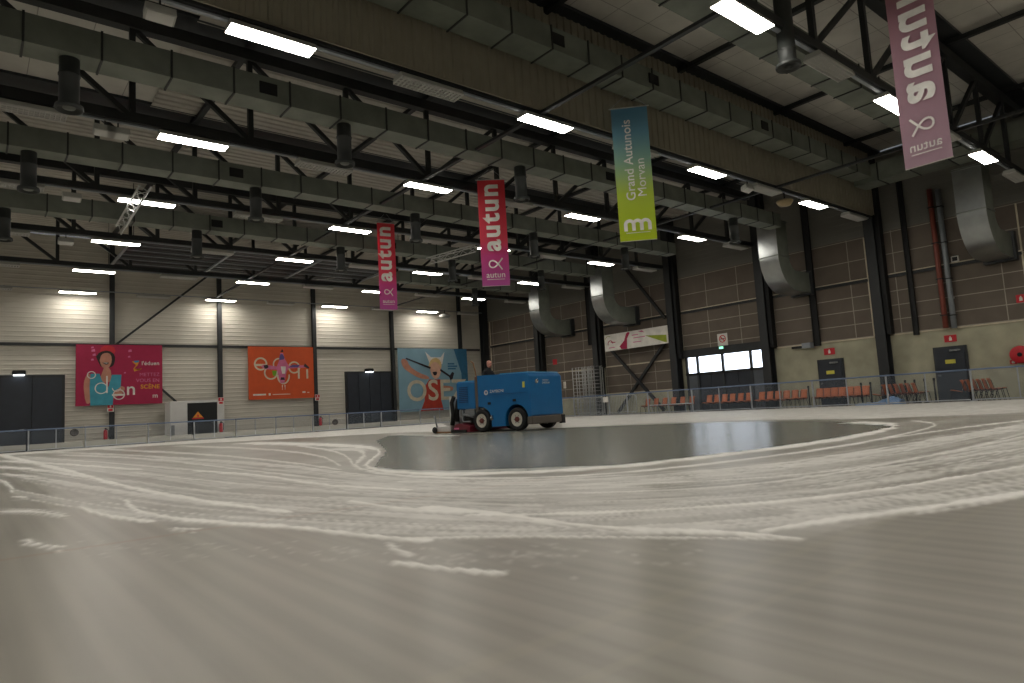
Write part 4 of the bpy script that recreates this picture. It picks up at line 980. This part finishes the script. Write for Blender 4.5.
# stacked on end against the wall, feet taken off
def bare(L_=3.05, h=1.0):
    r = thing('crowd_barrier','','barrier',(0,0,0),None,0.)
    g = MB(); g.tube([(0,0,.1),(0,0,L_),(-h,0,L_),(-h,0,.0)],.026,8); g.tube([(0,0,.1),(0,0,0)],.026,8); g.build('frame','alu',r)
    MB().tube([(-.16,0,.0),(-.16,0,L_)],.018,8).build('lower_bar','alu',r)
    for k in range(1, 14): MB().tube([(-.16,0,L_*k/14),(-h,0,L_*k/14)],.012,6).build('bar','alu',r)
    return r
br2 = bare()
for k in range(7):
    o = br2 if k == 0 else dup(br2, (0,0,0))
    o.location = (30.6+.05*(k%2),30.15-.27*k,-.03)
    o['label'] = 'grey barrier stood on end by the wall, %s from the left' % ORD[k]; o['group'] = 'barriers stood on end'
q = onx(606,399,FX-.03); tag(MB().box((FX-.09,q.y-.2,q.z-.18),(FX-.05,q.y+.18,q.z+.12)).build('notice','pwhite',None,(FX-.07,q.y,q.z)),'small white notice fixed on the rink fence by crowd barriers','sign')
tag(MB().box((30.9,onx(565.5,385,XR).y-.1,onx(565.5,385,XR).z-.22),(30.99,onx(565.5,385,XR).y+.1,onx(565.5,385,XR).z+.22)).build('wall_switch','pwhite',None,(30.95,onx(565.5,385,XR).y,1.5)),'white switch box on the wall right of the resurfacer','switch')

# ================================================================ CHAIRS
def chair_proto():
    r = thing('stacking_chair','','chair',(0,0,0),None,0.)
    # faces +x; seat shell slopes up to the front so neighbours shingle
    g = MB(); n = 8
    def sheet(mb, prof, w0, w1, th):
        base = len(mb.v); k = len(prof)
        for off in (0, th):
            for i, (x, z) in enumerate(prof):
                w_ = w0+(w1-w0)*i/(k-1)
                a_ = prof[max(0,i-1)]; b_ = prof[min(k-1,i+1)]; l_ = math.hypot(b_[0]-a_[0], b_[1]-a_[1]); nx, nz_ = -(b_[1]-a_[1])/l_, (b_[0]-a_[0])/l_
                for y, dip in ((-w_,.012),(-w_*.5,0),(0,-.006),(w_*.5,0),(w_,.012)): mb.v.append((x+nx*(off+dip), y, z+nz_*(off+dip)))
        W = 5
        for i in range(k-1):
            for j in range(W-1):
                mb.face([base+i*W+j,base+i*W+j+1,base+(i+1)*W+j+1,base+(i+1)*W+j],True); q = base+k*W; mb.face([q+i*W+j,q+(i+1)*W+j,q+(i+1)*W+j+1,q+i*W+j+1],True)
        for i in range(k-1):
            for j in (0, W-1): mb.face([base+i*W+j,base+(i+1)*W+j,base+k*W+(i+1)*W+j,base+k*W+i*W+j])
        for i in (0, k-1):
            for j in range(W-1): mb.face([base+i*W+j,base+i*W+j+1,base+k*W+i*W+j+1,base+k*W+i*W+j])
    sheet(g, [(.22,.455),(.20,.475),(.1,.46),(-.05,.42),(-.17,.385)], .21, .2, .012); g.build('seat','orange',r)
    g = MB(); sheet(g, [(-.175,.42),(-.20,.52),(-.23,.65),(-.27,.8),(-.285,.845)], .2, .2, .012); g.build('backrest','orange',r)
    for s_ in (-1, 1):
        MB().tube([(.18,s_*.23,.46),(.25,s_*.235,.0)],.012,6).build('leg','chairleg',r)
        MB().tube([(-.1,s_*.215,.40),(-.24,s_*.225,.0)],.012,6).build('leg','chairleg',r)
    g = MB()
    for s_ in (-1, 1): g.tube([(.18,s_*.225,.445),(-.13,s_*.215,.375),(-.19,s_*.21,.42),(-.27,s_*.205,.78)],.011,6)
    g.build('frame','chairleg',r); return r
ch = chair_proto(); cf = True; AX = 30.05
def place(y, label, x=AX, yaw=math.pi, grp='orange chairs along the concrete wall'):
    global cf
    o = ch if cf else dup(ch, (0,0,0)); cf = False
    o.location = (x,y,-.03); o.rotation_euler = (0,0,yaw); o['label'] = label; o['group'] = grp
    o.scale = (1,.82,1) if yaw == math.pi else (1,1,1)
groups = [(643,687,6,'row near the cross braces'),(704.5,744,6,'row before the entrance doors'),(757,799,6,'row right of the entrance doors'),(815,845,5,'row before the left fire door'),(853,861,2,'pair just left of the black posts'),(889,919,6,'row before the thick column'),(969,996,6,'nested row at far right')]
for a_, b_, n_, t in groups:
    y0, y1 = onx(a_,392,AX).y-.1, onx(b_,392,AX).y-.1; side = a_ > 880
    for k in range(n_): place(y0+(y1-y0)*k/(n_-1), 'orange plastic chair, %s from the left in the %s' % (ORD[k], t), AX, -math.pi/2 if side else math.pi)
place(onx(878,392,AX).y, 'single orange chair turned left beside the black posts', AX, math.pi/2); place(onx(957,390,AX).y, 'single orange chair turned left before the right fire door', AX, math.pi/2+.3)
# black queue posts
qp = None
for k, (x, t) in enumerate(((861.5,'left one of the pair by the single orange chair'),(871,'right one of the pair by the single orange chair'),(906,'behind the row before the thick column, left one'),(915.5,'behind the row before the thick column, right one'),(925.5,'just right of the chair row by the thick column'),(935,'beside the right fire door'),(808.5,'left of the left fire door'))):
    y = onx(x, 390, 29.45 if k in (0,1,4,5,6) else 30.6).y; X_ = 29.45 if k in (0,1,4,5,6) else 30.6
    if qp is None:
        qp = thing('queue_post','','post',(0,0,0),'black queue posts')
        MB().lathe((0,0,0),(0,0,1),[(.001,0),(.17,0),(.17,.02),(.05,.05),(.03,.06),(.001,.06)],20).build('base','black',qp); MB().tube([(0,0,.05),(0,0,.9)],.03,10).build('pole','black',qp); MB().tube([(0,0,.88),(0,0,.98)],.042,10).build('head','black',qp)
    else: qp = dup(qp, (0,0,0))
    qp.location = (X_,y,-.03); qp['label'] = 'black queue post, ' + t
# sheet added to stand in for a blue fence reflection, pale trestle table
def film(name, pts, label):
    W_ = [onz(x, y, -.03) for x, y in pts]; c_ = sum(W_, Vector())/len(W_); g = MB(); n = 26; m_ = 7
    Rr = random.Random(5)
    for i in range(n):
        t = i/(n-1)*(len(W_)-1); j = min(int(t), len(W_)-2); q = W_[j].lerp(W_[j+1], t-j); hgt = (.16+.22*max(0, math.sin(t*1.3)))*(1-.5*t/len(W_))
        for k in range(m_):
            a_ = math.pi*k/(m_-1); g.v.append((q.x - math.cos(a_)*(.22+.05*Rr.random()), q.y + Rr.uniform(-.04,.04), -.025 + math.sin(a_)*hgt*(.75+.5*Rr.random())))
    for i in range(n-1):
        for k in range(m_-1): g.face([i*m_+k,i*m_+k+1,(i+1)*m_+k+1,(i+1)*m_+k],True)
    return tag(g.build(name,'bluerefl',None,c_), label, 'plastic film')
yA = [onx(x, 395, 28.9).y for x in (857,866,876,885,893,902)]
g = MB(); Rr = random.Random(5); hh = [.12,.13,.14,.28,.34,.2]
n, m_ = 30, 8
for i in range(n):
    t = i/(n-1)*5; j = min(int(t), 4); y = yA[j]+(yA[j+1]-yA[j])*(t-j); h_ = (hh[j]+(hh[j+1]-hh[j])*(t-j))
    for k in range(m_):
        a_ = math.pi*k/(m_-1); g.v.append((28.95 - math.cos(a_)*(.26+.05*Rr.random()), y+Rr.uniform(-.03,.03), -.03 + math.sin(a_)*h_*(.85+.3*Rr.random())))
for i in range(n-1):
    for k in range(m_-1): g.face([i*m_+k,i*m_+k+1,(i+1)*m_+k+1,(i+1)*m_+k],True)
tag(g.build('reflection_sheet','bluerefl',None,(28.95,(yA[0]+yA[-1])/2,-.03)),'crumpled pale blue sheet standing in for a blue reflection in the fence panel','plastic sheet')
yt0, yt1 = onx(690,400,29.2).y, onx(652,403,29.2).y
r = thing('trestle_table','low pale folding table behind the fence, left of the entrance','table',(29.2,(yt0+yt1)/2,-.03))
MB().rbox((28.95,yt0,.42),(29.5,yt1,.47),.015).build('tabletop','white',r)
for y in (yt0+.15, yt1-.15):
    for x in (29.0, 29.44): MB().tube([(x,y,-.03),(x,y,.42)],.018,6).build('leg','post',r)

# ================================================================ ICE RESURFACER
Pr = atdepth(481.7,432.3,21.5); Pf = atdepth(517,430.9,20.55); Pr.z = Pf.z = 0
dv = (Pf-Pr); yaw = math.atan2(dv.y, dv.x); WB = dv.length
# local frame: x forward (tank end), y to its left, origin on the ice under the near front wheel's outer face
NV = Pf
zam = thing('ice_resurfacer','blue ice resurfacing machine driving across the wet ice','ice resurfacer',(NV.x,NV.y,.006),None,yaw)
Wd = 1.70
def archpts(cx, r_, z0, n=10): return [(cx+r_*math.cos(math.pi-math.pi*k/n), z0+r_*math.sin(math.pi-math.pi*k/n)) for k in range(n+1)]
XF = .58; XB = -WB-.10; XE0, XE1 = -WB-1.16, -WB-.26
# tank hull: side outline with the front wheel arch, extruded over the width
XC = -WB+.80; ZT = lambda x: 1.82 + (x-XB)*(1.77-1.82)/(XF-.1-XB)     # the cockpit ends and the snow tank starts at XC
out_ = [(XC,.16),(-.47,.16),(-.46,.36)] + archpts(0,.46,.36)[1:] + [(XF,.46),(XF,1.66),(XF-.1,1.77),(XC,ZT(XC))]
side_ = [(XB,.8),(-WB-.02,.81)] + archpts(-WB,.45,.36)[6:] + [(-WB+.45,.16),(XC+.05,.16),(XC+.05,ZT(XC+.05)),(XB,1.82)]
g = MB(); g.prism(out_, lambda u,v,t:(u,t,v), .02, Wd-.02)
body = g.build('tank_body','blue',zam)
bv = body.modifiers.new('bevel','BEVEL'); bv.width = .022; bv.segments = 2; bv.limit_method = 'ANGLE'
for t0 in (.0188, Wd-.0688):
    cs = MB().prism(side_, lambda u,v,t:(u,t,v), t0, t0+.05).build('cockpit_side','blue',zam)
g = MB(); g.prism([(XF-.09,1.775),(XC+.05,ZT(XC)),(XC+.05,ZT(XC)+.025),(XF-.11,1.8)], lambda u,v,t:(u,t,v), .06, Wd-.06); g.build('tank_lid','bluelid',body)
g = MB(); g.box((XB+.3,-.004,1.165),(XF-.1,.019,1.175)); g.build('panel_seam','bluegrille',body)
for u, z in ((-1.1,.9),(-.05,.95)): MB().rbox((u-.07,.0,z-.04),(u+.07,.019,z+.04),.01).build('recess_handle','black',body)
g = MB(); g.lathe((-1.02,.02,.42),(0,-1,0),[(.001,.05),(.05,.05),(.06,0)],14); g.box((-1.0,-.05,.42),(-.96,.02,.52)); g.build('filler_valve','chrome',body)
MB().box((.32,-.0,1.32),(.4,.019,1.5)).build('yellow_sticker','yellow',body)
fs = lambda u, v, t: (u, .016 - t, v)
g = MB(); ringp(g, fs, -1.22, 1.25, .08, .028, 0, .006); g.text('z', fs, .1, -1.22, 1.215, 0, .006); g.text('zam', fs, .13, -.76, 1.235, 0, .006); g.build('side_lettering','pwhite',body)
ff = lambda u, v, t: (XF + t, u, v)
g = MB(); g.text('zam', ff, .085, .84, 1.42, .002, .006); rect(g, ff, .68, 1.52, .98, 1.535, .002, .008); g.build('front_lettering','pwhite',body)
MB().lathe((XF,.38,1.50),(1,0,0),[(.001,.03),(.06,.03),(.075,0)],16).build('headlamp','chrome',body)
# front beam and the step under the tank
MB().rbox((-.35,.12,.2),(XF-.02,Wd-.12,.46),.03).build('front_chassis','tyre',zam)
MB().rbox((XF-.16,.0,.19),(XF+.05,Wd-.05,.43),.03).build('bumper','bumper',zam); MB().box((XF-.05,Wd-.2,.15),(XF+.07,Wd-.03,.42)).build('buffer','black',zam)
# engine box
eb = MB().rbox((XE0,.08,.76),(XE1,Wd-.08,1.66),.04).build('engine_box','blue',zam)
g = MB()
for k in range(9): g.box((XE0+.15,.06,.98+k*.06),(XE0+.55,.079,1.015+k*.06))
g.build('vent_grille','bluegrille',eb); g = MB(); g.rbox((XE0+.05,.12,1.662),(XE1-.05,Wd-.12,1.69),.012); g.build('lid','bluelid',eb)
MB().box((XE1-.12,.2,1.7),(XE1+.02,.5,1.8)).build('tail_lamp','maroon',eb)
# platform, seat, wheel
MB().box((XE1-.02,.27,.5),(XC-.01,Wd-.27,.62)).build('platform','tyre',zam); MB().box((XE1+.01,.05,.62),(XE1+.12,.14,1.74)).build('guard_post','bumper',zam)
MB().box((XE0+.1,.25,.3),(XB+.2,Wd-.25,.52)).build('rear_chassis','black',zam)
st = MB().rbox((XE1-.28,.22,1.672),(XE1-.02,.72,1.70),.012)
MB().rbox((XE1+.0,.16,1.35),(XE1+.1,.64,1.75),.02).build('seat_back','black',zam)
sx, sy = XE1+.12, .55
MB().rbox((XE1+.1,.16,1.27),(XB+.5,.64,1.37),.03).build('seat','black',zam)
MB().box((XE1+.14,.27,.62),(XE1+.4,.56,1.27)).build('seat_pedestal','mech',zam)
lv = [(XE1+.14,.04,1.6),(XE1+.08,.04,1.95),(XE1-.0,.04,2.25),(XE1-.1,.04,2.32)]; MB().tube(lv,.022,8).build('lift_lever','wood',zam)
# wheels
wsrc = None
def wheel(x, yo, out_dir):
    r_ = .36; w_ = .24
    c_ = (x, yo, r_)
    t_ = MB().lathe(c_,(0,out_dir,0),[(.22,-w_),(.31,-w_),(.345,-w_+.02),(r_,-w_+.06),(r_,-.06),(.345,-.02),(.31,0),(.235,0),(.225,-.03),(.225,-w_+.02),(.22,-w_)],32).build('wheel','tyre',zam)
    MB().lathe(c_,(0,out_dir,0),[(.224,-.035),(.215,-.01),(.19,-.02),(.15,-.06),(.10,-.05),(.001,-.05)],28).build('rim','rim',t_)
    MB().lathe(c_,(0,out_dir,0),[(.085,-.055),(.08,-.01),(.06,.01),(.001,.012)],16).build('hub','hub',t_)
    g = MB()
    for k in range(6):
        a_ = k*math.pi/3; g.lathe((x+.12*math.cos(a_), yo-out_dir*.045, r_+.12*math.sin(a_)),(0,out_dir,0),[(.014,0),(.014,.02),(.001,.022)],6)
    g.build('wheel_nuts','chrome',t_)
wheel(0,.0,-1); wheel(-WB,.0,-1); wheel(0,Wd,1); wheel(-WB,Wd,1)
# rear machinery and the conditioner
g = MB(); g.box((XE0+.3,.14,.54),(XE0+.75,.5,.74)); g.tube([(XE0+.25,.1,.74),(XE0+.25,.1,.35),(XE0+.6,.1,.35)],.035,8); g.tube([(XE0+.35,.08,.6),(XE0+.75,.08,.5)],.045,8); g.build('hydraulics','mech',zam)
cd = MB(); cd.prism([(XE0-.05,.02),(XB-.32,.02),(XB-.32,.2),(XE0+.3,.3),(XE0+.1,.28)], lambda u,v,t:(u,t,v), -.12, Wd+.2); cdo = cd.build('conditioner','maroon',zam)
MB().box((XE0-.09,-.15,.004),(XE0+.62,-.125,.1)).build('runner','black',cdo)
g = MB(); fw = lambda u, v, t: (XE0+.16+u, -.124-t, .14+v); rect(g, fw, -.12,-.03,.1,.03,0,.004); g.build('conditioner_label','ppink',cdo)
g = MB(); g.box((XE0-.36,.1,.1),(XE0-.28,.42,1.2)); g.box((XE0-.36,.1,.1),(XE0-.28,Wd-.1,.5)); g.build('snow_scraper_plate','white',zam)
g = MB(); g.tube([(XE0-.08,.05,1.2),(XE0-.2,.05,1.0),(XE0-.15,.05,.6),(XE0-.22,.05,.25)],.07,8); g.tube([(XE0-.02,.2,1.1),(XE0-.12,.2,.7),(XE0-.12,.2,.3)],.08,8); g.build('hose_bundle','black',zam)
g = MB(); g.box((XE0-.30,.1,.28),(XE0+.02,.2,.36)); g.box((XE0-.30,Wd-.2,.28),(XE0+.02,Wd-.1,.36)); g.build('tow_arm','mech',zam)
g = MB(); g.prism([(XE0-1.0,.02),(XE0-.3,.02),(XE0-.3,.24),(XE0-.95,.2)], lambda u,v,t:(u,t,v), .05, .45); tb = g.build('towel_board','white',zam)
MB().box((XE0-1.0,.02,.0),(XE0-.3,.05,.05)).build('board_edge','wood',tb)
MB().lathe((XE0-1.02,.02,.11),(0,-1,0),[(.001,.06),(.1,.06),(.11,.03),(.1,0),(.001,0)],18).build('side_wheel','black',tb)
MB().tube([(XE0-1.0,.1,.15),(XE0-1.12,.1,.62)],.03,8).build('strut','mech',tb)

# ================================================================ DRIVER
RZ = Matrix.Rotation(yaw, 3, 'Z')
dr = thing('person','person in a black jacket seated at the resurfacer, facing the tank','person',(NV.x,NV.y,.006),None,yaw)
hx, hy, hz = XE1+.27, .40, 1.54
def skin(name, nodes, edges, m_, parent, lvl=2):
    me = bpy.data.meshes.new(name); me.from_pydata([n_[0] for n_ in nodes], edges, []); o = bpy.data.objects.new(name, me); COL.objects.link(o); o.parent = parent
    sm = o.modifiers.new('skin','SKIN'); sm.use_smooth_shade = True
    for v, n_ in zip(me.skin_vertices[0].data, nodes): v.radius = n_[1] if isinstance(n_[1], tuple) else (n_[1], n_[1])
    me.skin_vertices[0].data[0].use_root = True
    ss = o.modifiers.new('sub','SUBSURF'); ss.levels = lvl; ss.render_levels = lvl; me.materials.append(MT[m_]); return o
nodes = [((hx,hy,hz),(.15,.12)),((hx+.0,hy,hz+.2),(.17,.125)),((hx+.02,hy,hz+.38),(.2,.13)),((hx+.04,hy,hz+.47),(.12,.1)),((hx+.07,hy,hz+.53),.06),((hx+.09,hy,hz+.58),.06)]
edges = [(0,1),(1,2),(2,3),(3,4),(4,5)]
def limb(start, pts):
    prev = start
    for p_, r_ in pts: nodes.append((p_, r_)); edges.append((prev, len(nodes)-1)); prev = len(nodes)-1
for s_ in (-1, 1):
    limb(2, [((hx+.03,hy+s_*.19,hz+.37),.085),((hx+.05,hy+s_*.245,hz+.28),.07),((hx+.1,hy+s_*.27,hz+.16),.06),((hx+.32,hy+s_*.2,hz+.16),.045),((hx+.42,hy+s_*.17,hz+.2),.033)])
    limb(0, [((hx+.06,hy+s_*.1,hz-.02),.098),((hx+.26,hy+s_*.12,hz-.02),.09),((hx+.42,hy+s_*.12,hz-.03),.068),((hx+.40,hy+s_*.12,hz-.36),.058),((hx+.40,hy+s_*.12,hz-.62),.042),((hx+.5,hy+s_*.13,hz-.66),.04)])
bodyp = skin('body', nodes, edges, 'jacket', dr)
# head: shaped lathe with face
g = MB(); n = 20; hc = Vector((hx+.11,hy,hz+.65)); rings = [(-.13,.03,.03),(-.115,.055,.05),(-.08,.075,.06),(-.04,.086,.068),(0,.094,.074),(.04,.098,.077),(.075,.09,.07),(.1,.066,.052),(.118,.03,.025),(.122,.002,.002)]
base = 0
for z, rx, ry in rings:
    for k in range(n):
        a_ = 2*math.pi*k/n; x = rx*math.cos(a_); y = ry*math.sin(a_)
        if abs(a_) < .5 or a_ > 2*math.pi-.5:
            if -.045 < z < .01: x += .012*(1 - min(a_, 2*math.pi-a_)/.5)
        g.v.append((hc.x+x, hc.y+y, hc.z+z))
for i in range(len(rings)-1):
    for k in range(n): g.face([i*n+k,i*n+(k+1)%n,(i+1)*n+(k+1)%n,(i+1)*n+k],True)
g.face(list(range(n-1,-1,-1)))
# nose, brow and ears in the same surface object
g.lathe((hc.x+.088,hc.y,hc.z-.012),(1,0,-.25),[(.02,-.02),(.016,.008),(.009,.022),(.001,.026)],10)
for s_ in (-1, 1): g.lathe((hc.x-.005,hc.y+s_*.072,hc.z+.0),(0,s_,0),[(.001,-.006),(.03,-.004),(.034,.008),(.02,.016),(.001,.012)],10)
hd = g.build('head','skin',bodyp)
g = MB()
for s_ in (-1, 1): g.lathe((hc.x+.084,hc.y+s_*.033,hc.z+.016),(1,0,0),[(.011,-.004),(.009,.006),(.001,.009)],10)
g.build('eyes','phair',hd); g = MB(); g.box((hc.x+.076,hc.y-.028,hc.z-.066),(hc.x+.091,hc.y+.028,hc.z-.057)); g.build('mouth','hub',hd)
g = MB()
for z, rx, ry in ((.0,.097,.078),(.05,.1,.079),(.085,.085,.068),(.11,.05,.04),(.125,.002,.002)):
    for k in range(11):
        a_ = math.pi*.62 + math.pi*.76*k/10; g.v.append((hc.x+rx*1.03*math.cos(a_), hc.y+ry*1.03*math.sin(a_), hc.z+z-.0))
for i in range(4):
    for k in range(10): g.face([i*11+k,i*11+k+1,(i+1)*11+k+1,(i+1)*11+k],True)
g.build('hair','hair',hd)
for s_ in (-1, 1):
    w_ = Vector((hx+.42,hy+s_*.17,hz+.2)); nd = [(tuple(w_),(.026,.02)),(tuple(w_+Vector((.05,-s_*.01,.01))),(.04,.018)),(tuple(w_+Vector((.085,-s_*.015,.015))),(.038,.015))]; ed = [(0,1),(1,2)]
    for f_ in range(4):
        b_ = w_+Vector((.09,(-.027+.018*f_)-s_*.015,.018)); L1 = [.036,.042,.04,.03][f_]; k0 = len(nd)
        nd += [(tuple(b_),.0095),(tuple(b_+Vector((L1,0,-.012))),.009),(tuple(b_+Vector((L1*1.2,0,-.045))),.0085),(tuple(b_+Vector((L1*.8,0,-.062))),.0075)]; ed += [(2,k0),(k0,k0+1),(k0+1,k0+2),(k0+2,k0+3)]
    k0 = len(nd); nd += [(tuple(w_+Vector((.045,-s_*.045,.005))),.011),(tuple(w_+Vector((.085,-s_*.055,-.02))),.0095),(tuple(w_+Vector((.105,-s_*.04,-.04))),.008)]; ed += [(1,k0),(k0,k0+1),(k0+1,k0+2)]
    skin('hand', nd, ed, 'skin', bodyp, 1)
# steering wheel in front of the driver
g = MB(); c_ = Vector((hx+.56,hy,hz+.1)); ax_ = Vector((-.75,0,.66)); u_ = Vector((0,1,0)); v_ = ax_.cross(u_)
g.tube([c_+(u_*math.cos(t)+v_*math.sin(t))*.19 for t in [2*math.pi*k/24 for k in range(25)]],.014,8,False)
for k in range(3): t = math.pi/2+2*math.pi*k/3; g.tube([c_, c_+(u_*math.cos(t)+v_*math.sin(t))*.19],.01,6)
g.tube([c_, c_-ax_*.4],.022,8); g.build('steering_wheel','black',zam)

# ================================================================ WORLD, VIEW
wd_ = bpy.data.worlds.new('world'); SC.world = wd_; wd_.use_nodes = True
bg = wd_.node_tree.nodes.get('Background') or wd_.node_tree.nodes.new('ShaderNodeBackground')
bg.inputs[0].default_value = (.5,.55,.6,1); bg.inputs[1].default_value = .3
SC.view_settings.view_transform = 'Standard'; SC.view_settings.look = 'None'; SC.view_settings.gamma = 1; SC.view_settings.use_curve_mapping = False
SC.view_settings.exposure = 0.0
for o in bpy.data.objects:
    if '_o' in o: del o['_o']
